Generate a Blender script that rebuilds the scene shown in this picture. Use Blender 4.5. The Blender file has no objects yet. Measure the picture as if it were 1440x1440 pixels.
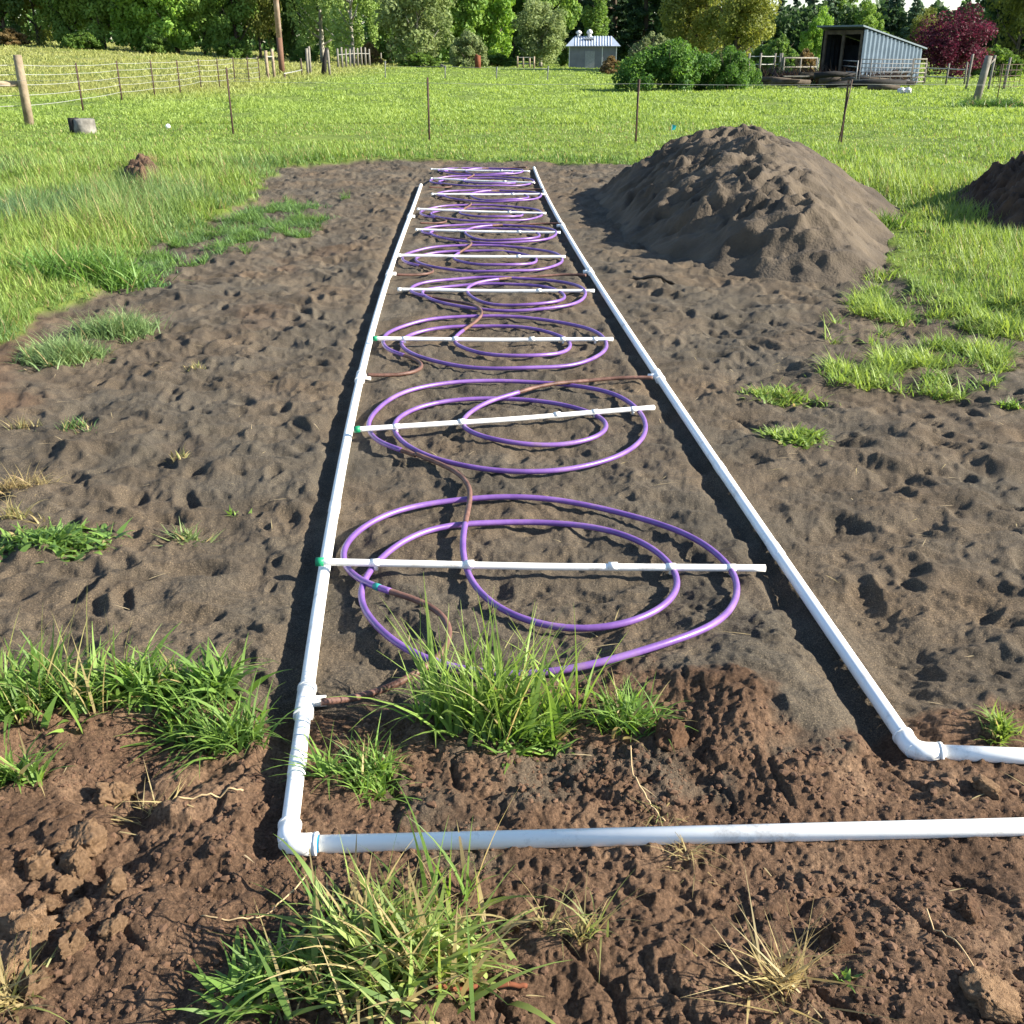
import bpy, math, random
import numpy as np
from mathutils import Vector

S = bpy.context.scene
COL = S.collection
R = math.radians
rng = np.random.default_rng(7)
random.seed(7)

# ------------------------------------------------------------ camera, sky, sun, exposure
CAMH = 1.6; PITCH = R(24.3); F = 1440.0
cam_d = bpy.data.cameras.new('camera'); cam = bpy.data.objects.new('camera', cam_d); COL.objects.link(cam)
cam_d.lens = 36; cam_d.sensor_width = 36; cam_d.sensor_height = 36; cam_d.sensor_fit = 'HORIZONTAL'
cam_d.clip_start = 0.05; cam_d.clip_end = 2000
cam.location = (0, 0, CAMH); cam.rotation_euler = (math.pi/2 - PITCH, 0, 0)
S.camera = cam
SUN_EL = R(28); SUN_AZ = R(-6)          # azimuth measured from +X towards +Y
w = bpy.data.worlds.new('World'); S.world = w; w.use_nodes = True
nt = w.node_tree; bg = nt.nodes['Background']; sky = nt.nodes.new('ShaderNodeTexSky')
sky.sky_type = 'NISHITA'; sky.sun_disc = False; sky.sun_elevation = SUN_EL; sky.sun_rotation = math.pi/2 - SUN_AZ
sky.air_density = 1.0; sky.dust_density = 0.4; sky.ozone_density = 2.5
nt.links.new(sky.outputs[0], bg.inputs[0]); bg.inputs[1].default_value = 0.085
sl = bpy.data.lights.new('sun', 'SUN'); sun = bpy.data.objects.new('sun', sl); COL.objects.link(sun)
sl.energy = 5.0; sl.angle = R(0.53); sl.color = (1, .93, .80)
sd = Vector((math.cos(SUN_EL)*math.cos(SUN_AZ), math.cos(SUN_EL)*math.sin(SUN_AZ), math.sin(SUN_EL)))
sun.rotation_euler = sd.to_track_quat('Z', 'Y').to_euler()
S.view_settings.view_transform = 'Standard'; S.view_settings.look = 'None'
S.view_settings.exposure = 1.6; S.view_settings.gamma = 1
S.cycles.max_bounces = 6; S.cycles.transparent_max_bounces = 6

# ------------------------------------------------------------ ground measurement
cP, sP = math.cos(PITCH), math.sin(PITCH)
def P(px, py, h=0.0):
    """ground position (height h) measured on the photograph, metres"""
    a = (px-720)/F; b = (720-py)/F
    dy = cP + b*sP; dz = -sP + b*cP
    t = (h-CAMH)/dz
    return (a*t, dy*t, h)
def PZ(px, z, h=0.0):
    """position in pixel column px at camera depth z and height h"""
    y = (z - (CAMH-h)*sP)/cP
    return ((px-720)/F*z, y, h)
def depth(x, y): return y*cP + CAMH*sP

# ------------------------------------------------------------ noise
def _h(ix, iy, s):
    n = (ix.astype(np.int64)*374761393 + iy.astype(np.int64)*668265263 + s*1442695041) & 0xffffffff
    n = ((n ^ (n >> 13))*1274126177) & 0xffffffff
    n = ((n ^ (n >> 16))*2246822519) & 0xffffffff
    return ((n ^ (n >> 15)) & 0xffffff)/16777216.0
def pn(x, y, s=0):
    ix = np.floor(x); iy = np.floor(y); fx = x-ix; fy = y-iy
    u = fx*fx*fx*(fx*(fx*6-15)+10); v = fy*fy*fy*(fy*(fy*6-15)+10)
    def g(dx, dy):
        a = _h(ix+dx, iy+dy, s)*6.2831853
        return np.cos(a)*(fx-dx)+np.sin(a)*(fy-dy)
    a = g(0, 0); b = g(1, 0); c = g(0, 1); d = g(1, 1)
    return ((a+(b-a)*u)*(1-v) + (c+(d-c)*u)*v)*1.5
def fbm(x, y, o=4, s=0, k=.5):
    r = 0; a = 1
    for i in range(o):
        r = r + a*pn(x, y, s+i*17); x = x*2.03+3.1; y = y*2.03-1.7; a *= k
    return r
def sst(a, b, x):
    t = np.clip((x-a)/(b-a), 0, 1); return t*t*(3-2*t)
def lumps(x, y, size, s, p=.7):
    """rounded clods: one per jittered cell"""
    gx = x/size; gy = y/size; ix = np.floor(gx); iy = np.floor(gy); out = np.zeros_like(x)
    for dx in (-1, 0, 1):
        for dy in (-1, 0, 1):
            cx = ix+dx; cy = iy+dy
            jx = cx+_h(cx, cy, s); jy = cy+_h(cx, cy, s+1)
            r = .22+.5*_h(cx, cy, s+2)**2; on = _h(cx, cy, s+3) < p
            a = _h(cx, cy, s+4)*3.14; e = .7+.6*_h(cx, cy, s+5)
            ux = gx-jx; uy = gy-jy
            q = ((ux*np.cos(a)+uy*np.sin(a))*e)**2 + ((uy*np.cos(a)-ux*np.sin(a))/e)**2
            h = r*np.sqrt(np.clip(1-q/(r*r), 0, 1))
            out = np.maximum(out, np.where(on, h, 0))
    return out*size
def prints(x, y, size, s, L, W, p, bias=None):
    """foot prints: sharp sided oval hollows with a pushed up rim, returns unit depth"""
    gx = x/size; gy = y/size; ix = np.floor(gx); iy = np.floor(gy); out = np.zeros_like(x)
    for dx in (-1, 0, 1):
        for dy in (-1, 0, 1):
            cx = ix+dx; cy = iy+dy
            jx = (cx+_h(cx, cy, s))*size; jy = (cy+_h(cx, cy, s+1))*size
            a = _h(cx, cy, s+4)*3.14 if bias is None else bias+(_h(cx, cy, s+4)-.5)*1.6
            k = .6+.7*_h(cx, cy, s+5); on = _h(cx, cy, s+3) < p
            ux = x-jx; uy = y-jy
            q = np.sqrt(((ux*np.cos(a)+uy*np.sin(a))/(L*k))**2+((uy*np.cos(a)-ux*np.sin(a))/(W*k))**2)
            d = -(1-sst(.35, 1, q))*(.5+.7*_h(cx, cy, s+6)) + .32*sst(.8, 1.1, q)*(1-sst(1.1, 1.7, q))
            out = out + np.where(on, d, 0)
    return out

def sdpoly(poly, x, y):
    """signed distance, positive inside"""
    d = np.full(x.shape, 1e9); ins = np.zeros(x.shape, bool); n = len(poly)
    for i in range(n):
        ax, ay = poly[i]; bx, by = poly[(i+1) % n]
        ex, ey = bx-ax, by-ay
        t = np.clip(((x-ax)*ex+(y-ay)*ey)/(ex*ex+ey*ey+1e-9), 0, 1)
        d = np.minimum(d, (x-ax-t*ex)**2+(y-ay-t*ey)**2)
        c = ((ay > y) != (by > y))
        if by != ay:
            c &= x < (bx-ax)*(y-ay)/(by-ay)+ax
            ins ^= c
    d = np.sqrt(d)
    return np.where(ins, d, -d)
def gp(pts): return [P(a, b)[:2] for a, b in pts]

BARE = [(-9, 8.2), (-5, 6.4)] + gp([(0, 488), (55, 470), (95, 435), (150, 385), (235, 345), (330, 300), (368, 262), (400, 238), (500, 229), (600, 227),
        (750, 230), (930, 236), (1120, 250), (1262, 300), (1235, 335), (1262, 408), (1330, 430), (1440, 475)]) + [(6, 6), (9, 5.8), (9, -2), (-9, -2)]
CLAY = [(-9, 2.6), (-4, 2.6)] + gp([(0, 1015), (180, 985), (420, 1010), (470, 1010), (620, 985), (900, 955), (990, 965), (1070, 1005), (1105, 1075), (1190, 1075),
        (1230, 1040), (1440, 1000)]) + [(4, 2.7), (9, 2.7), (9, -2), (-9, -2)]
PATCH = {'far': gp([(185, 385), (240, 340), (330, 300), (400, 288), (458, 285), (445, 330), (330, 350), (215, 395)]),
         'rA': gp([(1190, 425), (1250, 408), (1330, 418), (1440, 450), (1440, 490), (1330, 478), (1220, 455)]),
         'rB': gp([(1178, 485), (1230, 478), (1300, 500), (1440, 490), (1440, 556), (1320, 560), (1210, 540)])}

def rise(x, y):
    return 1.5*sst(-4, -60, x)*sst(30, 105, y) + 1.2*sst(60, 170, y)*sst(-10, -80, x)

def zones(x, y):
    j = .16*fbm(x*1.6, y*1.6, 3, 5) + .06*fbm(x*7, y*7, 2, 9)
    jb = np.where(depth(x, y) > 6, j*1.3, j)
    b = sdpoly(BARE, x, y)+jb
    c = sdpoly(CLAY, x, y)+j*.45
    return b, c

# the strips the two header pipes rest on are kept level
LH = [P(*p)[:2] for p in [(405, 1198), (440, 985), (480, 700), (513, 490), (545, 388), (563, 350), (592, 262)]]
RH = [P(*p)[:2] for p in [(1283, 1066), (1100, 800), (1015, 660), (925, 530), (840, 398), (804, 347), (785, 315), (767, 267), (751, 237)]]
def fitline(L):
    y = np.array([p[1] for p in L]); x = np.array([p[0] for p in L]); wt = np.ones(len(L)); wt[0] = wt[-1] = 6
    f = np.polyfit(y, x, 3, w=wt); yy = np.linspace(y[0], y[-1], 24); return [(float(np.polyval(f, v)), float(v)) for v in yy]
LH = fitline(LH); RH = fitline(RH)
BH = [P(405, 1198)[:2], P(1440, 1173)[:2], (3.2, P(1440, 1173)[1]+.04)]
RX = [P(1283, 1066)[:2], P(1440, 1074)[:2], (3.3, P(1440, 1078)[1]-.02)]
def dline(L, x, y):
    d = np.full(x.shape, 1e9)
    for (ax, ay), (bx, by) in zip(L[:-1], L[1:]):
        ex, ey = bx-ax, by-ay
        t = np.clip(((x-ax)*ex+(y-ay)*ey)/(ex*ex+ey*ey), 0, 1)
        d = np.minimum(d, (x-ax-t*ex)**2+(y-ay-t*ey)**2)
    return np.sqrt(d)
LADDER = LH+RH[::-1]
def pipe_keep(x, y):
    d = np.minimum(np.minimum(dline(LH, x, y), dline(RH, x, y)), np.minimum(dline(BH, x, y), dline(RX, x, y)))
    return sst(.02, .16, d)

def height(x, y, zn=None, full=True):
    x = np.asarray(x, float); y = np.asarray(y, float)
    b, c = zones(x, y) if zn is None else zn
    bare = sst(-.15, .1, b); clay = sst(-.06, .1, c)
    near = 1-sst(16, 24, y)
    h = rise(x, y)
    h = h + .10*sst(20, 40, y)*fbm(x*.08, y*.08, 2, 31)
    h = h + (1-bare)*(near*(.05+.05*fbm(x*1.2, y*1.2, 3, 41)))
    keep = pipe_keep(x, y)
    # sand
    wx = x+.05*pn(x*3, y*3, 51); wy = y+.05*pn(x*3, y*3, 52)
    fp = prints(wx, wy, .27, 61, .11, .050, .9, 2.3)*.019 + prints(wx, wy, .16, 71, .055, .034, .85)*.011 + prints(wx, wy, .62, 81, .19, .09, .6, 2.5)*.018
    ring = .55+.45*sst(.0, .25, np.minimum(np.abs(sdpoly(LADDER, x, y)), 9)*(1-(sdpoly(LADDER, x, y) > 0)))
    sand = fp*(.35+.65*keep)*ring + ring*keep*.028*fbm(x*1.5, y*1.5, 3, 91) + .015*(.4+.6*keep)*fbm(wx*7, wy*8.5, 3, 95, .55) + .016*ring*(.2+.8*keep)*pn(wx*3.4+1.5*pn(x*1.3, y*1.3, 97), wy*4.6, 98) + .006*(1-np.abs(pn(wx*5+wy*2, wy*11, 93)))
    # clay: trodden clods, hollows
    lo = fbm(x*2.6, y*2.6, 3, 101)
    rough = sst(-.35, .45, fbm(x*1.7+7, y*1.7, 3, 111)+.1)
    jx = x+.012*pn(x*22, y*22, 171); jy = y+.012*pn(x*22, y*22, 172); big = .35+1.1*sst(-.45, -.8, x)*(1-sst(1.75, 2.1, y))
    cl = keep*.042*lo + (.3+.7*rough)*(lumps(jx, jy, .12, 121, .5)*.36*big + lumps(jx+.3, jy, .055, 131, .7)*.40*(.3+.7*keep)*(.6+.4*big)) \
        + (.4+.6*rough)*(lumps(jx, jy+.2, .026, 141, .55)*.52 + lumps(jx+.1, jy+.5, .014, 145, .6)*.6) + .006*fbm(x*17, y*17, 4, 151, .55) - .012*(1-sst(0, .08, np.abs(pn(x*3.1+.3*lo, y*3.1, 161))))*keep
    mic = .0035*fbm(x*42, y*42, 2, 181)*(1-sst(5, 9, y))
    sand = sand+mic; cl = cl+mic*1.3
    fur = np.minimum(dline([(p[0]-.060, p[1]) for p in LH], x, y), dline([(p[0]-.058, p[1]) for p in RH], x, y))
    h = h - bare*near*.036*np.exp(-(fur/.038)**2)*(.75+.5*pn(x*6, y*6, 191))
    h = h + bare*near*(sand*(1-clay) + cl*clay + .012*clay) - .006*(1-keep)*bare*near
    h = h + bare*near*.075*np.exp(-((x-.62)**2/.12+(y-2.35)**2/.10))*keep
    h = h - bare*near*.05*np.exp(-((x-1.02)**2/.03+(y-2.55)**2/.05))*keep
    return h
def hz(x, y): return float(height(np.array([x]), np.array([y]))[0])

# ------------------------------------------------------------ mesh helpers
def tag(o, label=None, cat=None, group=None, kind=None):
    if label: o['label'] = label
    if cat: o['category'] = cat
    if group: o['group'] = group
    if kind: o['kind'] = kind
    return o
def link(name, me, parent=None, mat=None):
    o = bpy.data.objects.new(name, me); COL.objects.link(o)
    if parent: o.parent = parent
    if mat is not None and me is not None and len(me.materials) == 0: me.materials.append(mat)
    return o
def empty(name, loc, label, cat, group=None, rz=0, kind=None):
    o = bpy.data.objects.new(name, None); o.empty_display_size = .1; COL.objects.link(o)
    o.location = loc; o.rotation_euler = (0, 0, rz)
    return tag(o, label, cat, group, kind)
def copy_tree(o, parent=None):
    c = o.copy(); COL.objects.link(c); c.parent = parent
    for ch in [k for k in COL.objects if k.parent == o]: copy_tree(ch, c)
    return c
def npmesh(name, V, Q, mat, smooth=True, tint=None, parent=None, tri=False):
    """V (n,3), Q (m,4 or 3); tint (n,3) point colours"""
    me = bpy.data.meshes.new(name); k = Q.shape[1]
    me.vertices.add(len(V)); me.vertices.foreach_set('co', np.ascontiguousarray(V, np.float32).ravel())
    me.loops.add(Q.size); me.loops.foreach_set('vertex_index', np.ascontiguousarray(Q, np.int32).ravel())
    me.polygons.add(len(Q)); me.polygons.foreach_set('loop_start', np.arange(len(Q), dtype=np.int32)*k)
    me.polygons.foreach_set('loop_total', np.full(len(Q), k, np.int32))
    me.polygons.foreach_set('use_smooth', np.full(len(Q), smooth))
    if tint is not None:
        a = me.color_attributes.new('tint', 'FLOAT_COLOR', 'POINT')
        c = np.ones((len(V), 4), np.float32); c[:, :tint.shape[1]] = tint; a.data.foreach_set('color', c.ravel())
    me.update(calc_edges=True)
    if mat: me.materials.append(mat)
    return me
class MB:
    def __init__(s): s.v = []; s.f = []; s.s = []
    def box(s, c, d, rz=0, M=None):
        n = len(s.v); cs, sn = math.cos(rz), math.sin(rz)
        for k in range(8):
            p = [(k & 1)-.5, ((k >> 1) & 1)-.5, ((k >> 2) & 1)-.5]
            x, y, z = p[0]*d[0], p[1]*d[1], p[2]*d[2]
            s.v.append((c[0]+x*cs-y*sn, c[1]+x*sn+y*cs, c[2]+z))
        for f in ((0, 2, 3, 1), (4, 5, 7, 6), (0, 1, 5, 4), (2, 6, 7, 3), (0, 4, 6, 2), (1, 3, 7, 5)):
            s.f.append(tuple(n+i for i in f)); s.s.append(False)
        return s
    def tube(s, pts, r, n=10, caps=True, jitter=0):
        pts = [Vector(p) for p in pts]; rr = r if isinstance(r, (list, tuple, np.ndarray)) else [r]*len(pts)
        b = len(s.v); up = None
        for i, p in enumerate(pts):
            t = (pts[min(i+1, len(pts)-1)]-pts[max(i-1, 0)]).normalized()
            if up is None: up = Vector((0, 0, 1)) if abs(t.z) < .9 else Vector((1, 0, 0))
            u = (up-t*up.dot(t)).normalized(); v = t.cross(u); up = u
            for k in range(n):
                a = 2*math.pi*k/n; q = rr[i]*(1+jitter*(random.random()-.5))
                s.v.append(tuple(p+u*math.cos(a)*q+v*math.sin(a)*q))
        for i in range(len(pts)-1):
            for k in range(n):
                a = b+i*n+k; c = b+i*n+(k+1) % n
                s.f.append((a, a+n, c+n, c)); s.s.append(True)
        if caps:
            s.f.append(tuple(b+k for k in range(n))); s.s.append(False)
            e = b+(len(pts)-1)*n; s.f.append(tuple(e+n-1-k for k in range(n))); s.s.append(False)
        return s
    def poly(s, P_, faces, smooth=False):
        n = len(s.v); s.v += [tuple(p) for p in P_]
        for f in faces: s.f.append(tuple(n+i for i in f)); s.s.append(smooth)
        return s
    def build(s, name, mat, parent=None):
        me = bpy.data.meshes.new(name); me.from_pydata(s.v, [], s.f); me.update()
        me.polygons.foreach_set('use_smooth', s.s)
        return link(name, me, parent, mat)
def catmull(pts, n=10):
    pts = [np.array(p, float) for p in pts]; out = []
    for i in range(len(pts)-1):
        a = pts[max(i-1, 0)]; b = pts[i]; c = pts[i+1]; d = pts[min(i+2, len(pts)-1)]
        for k in range(n):
            t = k/n
            out.append(.5*((2*b)+(c-a)*t+(2*a-5*b+4*c-d)*t*t+(3*b-a-3*c+d)*t**3))
    out.append(pts[-1]); return out
def smoothed(pts, ds=.012, sig=4, n=10):
    c = np.array(catmull(pts, n)); s = np.concatenate([[0], np.cumsum(np.linalg.norm(np.diff(c, axis=0), axis=1))])
    m = max(4, int(s[-1]/ds)); t = np.linspace(0, s[-1], m); c = np.stack([np.interp(t, s, c[:, k]) for k in range(3)], 1)
    k = np.exp(-.5*(np.arange(-3*sig, 3*sig+1)/sig)**2); k /= k.sum(); w_ = 3*sig
    pad = np.concatenate([2*c[0]-c[w_:0:-1], c, 2*c[-1]-c[-2:-w_-2:-1]]) if m > w_+1 else np.pad(c, ((w_, w_), (0, 0)), 'edge')
    return list(np.stack([np.convolve(pad[:, j], k, 'valid') for j in range(3)], 1))

# ------------------------------------------------------------ materials
def mat(name, col, rough=.8, var=.15, scale=8, bump=0, bscale=60, metal=0, tint=False, trans=0, spec=.3, col2=None, coord='Object', objvar=0, dirt=0):
    m = bpy.data.materials.new(name); m.use_nodes = True; n = m.node_tree; N = n.nodes; L = n.links
    b = N['Principled BSDF']; b.inputs['Roughness'].default_value = rough; b.inputs['Metallic'].default_value = metal
    b.inputs['Specular IOR Level'].default_value = spec
    tc = N.new('ShaderNodeTexCoord')
    if tint:
        a = N.new('ShaderNodeAttribute'); a.attribute_name = 'tint'; c = a.outputs['Color']
    else:
        t = N.new('ShaderNodeTexNoise'); t.inputs['Scale'].default_value = scale; t.inputs['Detail'].default_value = 6
        L.new(tc.outputs[coord], t.inputs['Vector'])
        r = N.new('ShaderNodeValToRGB'); L.new(t.outputs['Fac'], r.inputs[0])
        lo = [x*(1-var) for x in col]; hi = list(col2) if col2 else [min(1, x*(1+var)) for x in col]
        r.color_ramp.elements[0].position = .3; r.color_ramp.elements[1].position = .7
        r.color_ramp.elements[0].color = (*lo, 1); r.color_ramp.elements[1].color = (*hi, 1); c = r.outputs[0]
    if objvar:
        oi = N.new('ShaderNodeObjectInfo'); mm = N.new('ShaderNodeMapRange'); hs = N.new('ShaderNodeHueSaturation')
        mm.inputs[3].default_value = 1-objvar; mm.inputs[4].default_value = 1+objvar
        L.new(oi.outputs['Random'], mm.inputs[0]); L.new(mm.outputs[0], hs.inputs['Value']); L.new(c, hs.inputs['Color']); c = hs.outputs[0]
    if dirt:
        t3 = N.new('ShaderNodeTexNoise'); t3.inputs['Scale'].default_value = 9; t3.inputs['Detail'].default_value = 8; t3.inputs['Roughness'].default_value = .75
        L.new(tc.outputs[coord], t3.inputs['Vector']); r3 = N.new('ShaderNodeMapRange'); r3.inputs[1].default_value = .54; r3.inputs[2].default_value = .76; r3.inputs[4].default_value = dirt
        L.new(t3.outputs['Fac'], r3.inputs[0]); x3 = N.new('ShaderNodeMix'); x3.data_type = 'RGBA'; x3.inputs['B'].default_value = (.20, .14, .09, 1)
        L.new(r3.outputs[0], x3.inputs['Factor']); L.new(c, x3.inputs['A']); c = x3.outputs['Result']
    L.new(c, b.inputs['Base Color'])
    if bump:
        t2 = N.new('ShaderNodeTexNoise'); t2.inputs['Scale'].default_value = bscale; t2.inputs['Detail'].default_value = 5
        L.new(tc.outputs[coord], t2.inputs['Vector'])
        bp = N.new('ShaderNodeBump'); bp.inputs['Strength'].default_value = bump; bp.inputs['Distance'].default_value = .01
        L.new(t2.outputs['Fac'], bp.inputs['Height']); L.new(bp.outputs[0], b.inputs['Normal'])
    if trans:
        tr = N.new('ShaderNodeBsdfTranslucent'); mx = N.new('ShaderNodeMixShader'); mx.inputs[0].default_value = trans
        hs = N.new('ShaderNodeHueSaturation'); hs.inputs['Value'].default_value = 1.5; hs.inputs['Saturation'].default_value = 1.1; hs.inputs['Hue'].default_value = .49
        L.new(c, hs.inputs['Color']); L.new(hs.outputs[0], tr.inputs[0])
        L.new(b.outputs[0], mx.inputs[1]); L.new(tr.outputs[0], mx.inputs[2]); L.new(mx.outputs[0], N['Material Output'].inputs[0])
    return m
M_pvc = mat('white_pvc', (.90, .88, .82), .35, .04, 3, .02, 30, spec=.5, dirt=.75)
M_pvc2 = mat('white_pvc_small', (.86, .83, .77), .4, .08, 5, .02, 30, spec=.5, dirt=.8)
M_fit = mat('white_fitting', (.88, .86, .81), .3, .03, 5, spec=.5, dirt=.6)
M_ring = mat('blue_primer', (.02, .22, .42), .4, .3, 30)
M_green = mat('green_cap', (.01, .22, .10), .45, .15, 20)
M_purple = mat('purple_hose', (.15, .065, .27), .38, .22, 9, .1, 50, spec=.5, col2=(.22, .11, .36), dirt=.7)
M_brown = mat('brown_hose', (.10, .045, .030), .55, .35, 16, .3, 60, col2=(.19, .10, .075))
M_tape = mat('teal_tape', (.02, .22, .20), .5, .2, 20)
M_grass = mat('grass_blades', (.1, .2, .03), .55, tint=True, trans=.38, spec=.35)
M_leaf = mat('leaves', (.1, .2, .03), .6, tint=True, trans=.38, spec=.25, objvar=.13)
M_sand2 = mat('piled_sand', (.066, .051, .036), .95, .25, 3, 1.0, 45, col2=(.108, .083, .057))
M_clay2 = mat('piled_clay', (.055, .032, .02), .95, .3, 5, .9, 40, col2=(.10, .06, .036))
M_clod = mat('clod', (.13, .066, .034), .95, .3, 5, 1, 30, col2=(.21, .115, .062))
M_crumb = mat('crumb', (.085, .045, .026), .95, .3, 9, 0, col2=(.145, .083, .049))
M_palec = mat('pale_clod', (.21, .12, .062), .95, .25, 4, 1, 30, col2=(.36, .225, .125))
M_dry = mat('dry_stem', (.42, .30, .16), .8, .3, 8)
M_post = mat('weathered_post', (.22, .17, .115), .9, .3, 5, .6, 25, col2=(.33, .26, .18))
M_postw = mat('grey_post', (.17, .155, .13), .9, .3, 6, .6, 25)
M_tpost = mat('rusty_steel', (.07, .04, .03), .7, .3, 20)
M_wire = mat('galvanised_wire', (.36, .36, .33), .5, .1, 5, metal=.3)
M_bark = mat('bark', (.07, .055, .04), .95, .4, 4, 1, 12)
M_barkp = mat('pale_bark', (.33, .30, .25), .9, .4, 3, .6, 12)
M_pole = mat('pole_wood', (.30, .20, .14), .9, .3, 3, .5, 20, col2=(.42, .32, .25))
M_stump = mat('stump_wood', (.14, .13, .11), .95, .5, 7, 1, 20, col2=(.27, .25, .22))
M_char_shade = mat('charred_wood_and_shade', (.02, .018, .016), .9, .3, 9, 1, 20)  # charred timber, and the shade painted on the stump
M_metal = mat('corrugated_steel', (.075, .112, .15), .5, .12, 2, metal=.2, col2=(.105, .145, .19))
M_shedin = mat('shed_boards_and_shade', (.022, .025, .03), .9, .3, 3)  # dark boards, and the painted interior shade on the far side wall
M_roof = mat('pale_metal_roof', (.30, .35, .43), .45, .1, 2, metal=.1)
M_wall = mat('grey_siding', (.16, .16, .18), .85, .15, 2)
M_trim = mat('white_trim', (.5, .5, .5), .6, .05, 2)
M_rail = mat('gate_steel', (.20, .20, .20), .55, .2, 4, metal=.2)
M_rust = mat('rust', (.14, .045, .02), .9, .3, 5)
M_straw = mat('straw', (.35, .26, .13), .8, tint=True, trans=.2)

# ground material ------------------------------------------------
def ground_mat():
    m = bpy.data.materials.new('soil_and_turf'); m.use_nodes = True; n = m.node_tree; N = n.nodes; L = n.links
    b = N['Principled BSDF']; b.inputs['Roughness'].default_value = .95; b.inputs['Specular IOR Level'].default_value = .15
    a = N.new('ShaderNodeAttribute'); a.attribute_name = 'tint'; sp = N.new('ShaderNodeSeparateColor'); L.new(a.outputs['Color'], sp.inputs[0])
    tc = N.new('ShaderNodeTexCoord')
    def noise(sc, det=5, ro=.6):
        t = N.new('ShaderNodeTexNoise'); t.inputs['Scale'].default_value = sc; t.inputs['Detail'].default_value = det; t.inputs['Roughness'].default_value = ro
        L.new(tc.outputs['Object'], t.inputs['Vector']); return t.outputs['Fac']
    def ramp(f, stops):
        r = N.new('ShaderNodeValToRGB'); L.new(f, r.inputs[0]); e = r.color_ramp.elements
        while len(e) < len(stops): e.new(.5)
        for q, (p, c) in zip(e, stops): q.position = p; q.color = (*c, 1)
        return r.outputs[0]
    def mix(f, A, B, mode='MIX'):
        x = N.new('ShaderNodeMix'); x.data_type = 'RGBA'; x.blend_type = mode
        if isinstance(f, float): x.inputs['Factor'].default_value = f
        else: L.new(f, x.inputs['Factor'])
        L.new(A, x.inputs['A']); L.new(B, x.inputs['B']); return x.outputs['Result']
    # dark volcanic sand with pale grains
    s1 = ramp(noise(2.3), [(.3, (.068, .056, .042)), (.7, (.116, .095, .071))])
    gr = ramp(noise(230, 3, .9), [(.33, (.34, .33, .32)), (.49, (.95, .95, .95)), (.57, (1.15, 1.14, 1.1)), (.67, (2.9, 2.7, 2.3))])
    sand = mix(1.0, s1, gr, 'MULTIPLY')
    wn = ramp(noise(1.1, 4), [(.42, (.92, .95, .98)), (.72, (1.22, 1.08, .96))]); sand = mix(1.0, sand, wn, 'MULTIPLY')
    c1 = ramp(noise(3.2, 7), [(.3, (.062, .037, .023)), (.52, (.125, .076, .047)), (.75, (.235, .155, .098))])
    cg = ramp(noise(120, 4, .7), [(.30, (.45, .42, .4)), (.52, (1, 1, 1)), (.72, (1.75, 1.7, 1.6))])
    clay = mix(1.0, c1, cg, 'MULTIPLY')
    g1 = ramp(noise(.9, 8), [(.3, (.085, .125, .022)), (.55, (.14, .19, .034)), (.75, (.20, .24, .05))])
    g2 = ramp(noise(9, 5), [(.35, (.7, .72, .7)), (.6, (1, 1, 1))]); grass = mix(1.0, g1, g2, 'MULTIPLY')
    dry = ramp(noise(.5, 6), [(.3, (.15, .17, .05)), (.55, (.22, .20, .08)), (.75, (.18, .22, .06))])
    c = mix(sp.outputs['Green'], sand, clay); c = mix(sp.outputs['Red'], grass, c); c = mix(sp.outputs['Blue'], c, dry)
    L.new(c, b.inputs['Base Color'])
    bp = N.new('ShaderNodeBump'); bp.inputs['Strength'].default_value = .9; bp.inputs['Distance'].default_value = .011
    L.new(noise(130, 6, .75), bp.inputs['Height']); L.new(bp.outputs[0], b.inputs['Normal'])
    return m

# ------------------------------------------------------------ ground
zc = [.75]
while zc[-1] < 420: zc.append(zc[-1]+(.0017*zc[-1] if 1.6 < zc[-1] < 3.3 else .0031*max(zc[-1], 1.5)**1.1) if zc[-1] < 24 else zc[-1]*1.016)
zc = np.array(zc)
u = np.linspace(-1, 1, 1021); uu = .80*u+.9*u**7
Z, U = np.meshgrid(zc, uu, indexing='ij')
X = U*(Z*.72+.25); Y = (Z-CAMH*sP)/cP
zn = zones(X, Y); H = height(X, Y, zn)
b_, c_ = zn
bare = sst(-.10, .06, b_)*(Y < 22); clay = sst(-.05, .05, c_+.05*fbm(X*12, Y*12, 2, 203))
clay = np.maximum(clay, .6*sst(.4, .8, fbm(X*.9, Y*.9, 3, 207))*sst(-.9, -2.2, X)*(1-sst(9, 12, Y)))
# thin sand drifted over the clay between the pipes
clay = clay*(1-.75*sst(.0, .5, fbm(X*3, Y*3, 3, 211)+.6-((X-.1)/.5)**2-((Y-1.95)/.3)**2))
dry = sst(34, 46, Y)*sst(-8, -14, X)*sst(-.35, .25, fbm(X*.10, Y*.05, 3, 221)+.25)*.8
nr, nc = X.shape
V = np.stack([X, Y, H], -1).reshape(-1, 3)
idx = np.arange(nr*nc).reshape(nr, nc)
Q = np.stack([idx[:-1, :-1], idx[:-1, 1:], idx[1:, 1:], idx[1:, :-1]], -1).reshape(-1, 4)
T = np.stack([bare, clay, dry], -1).reshape(-1, 3)
tag(link('ground', npmesh('ground', V, Q, ground_mat(), True, T)), kind='structure')

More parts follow.
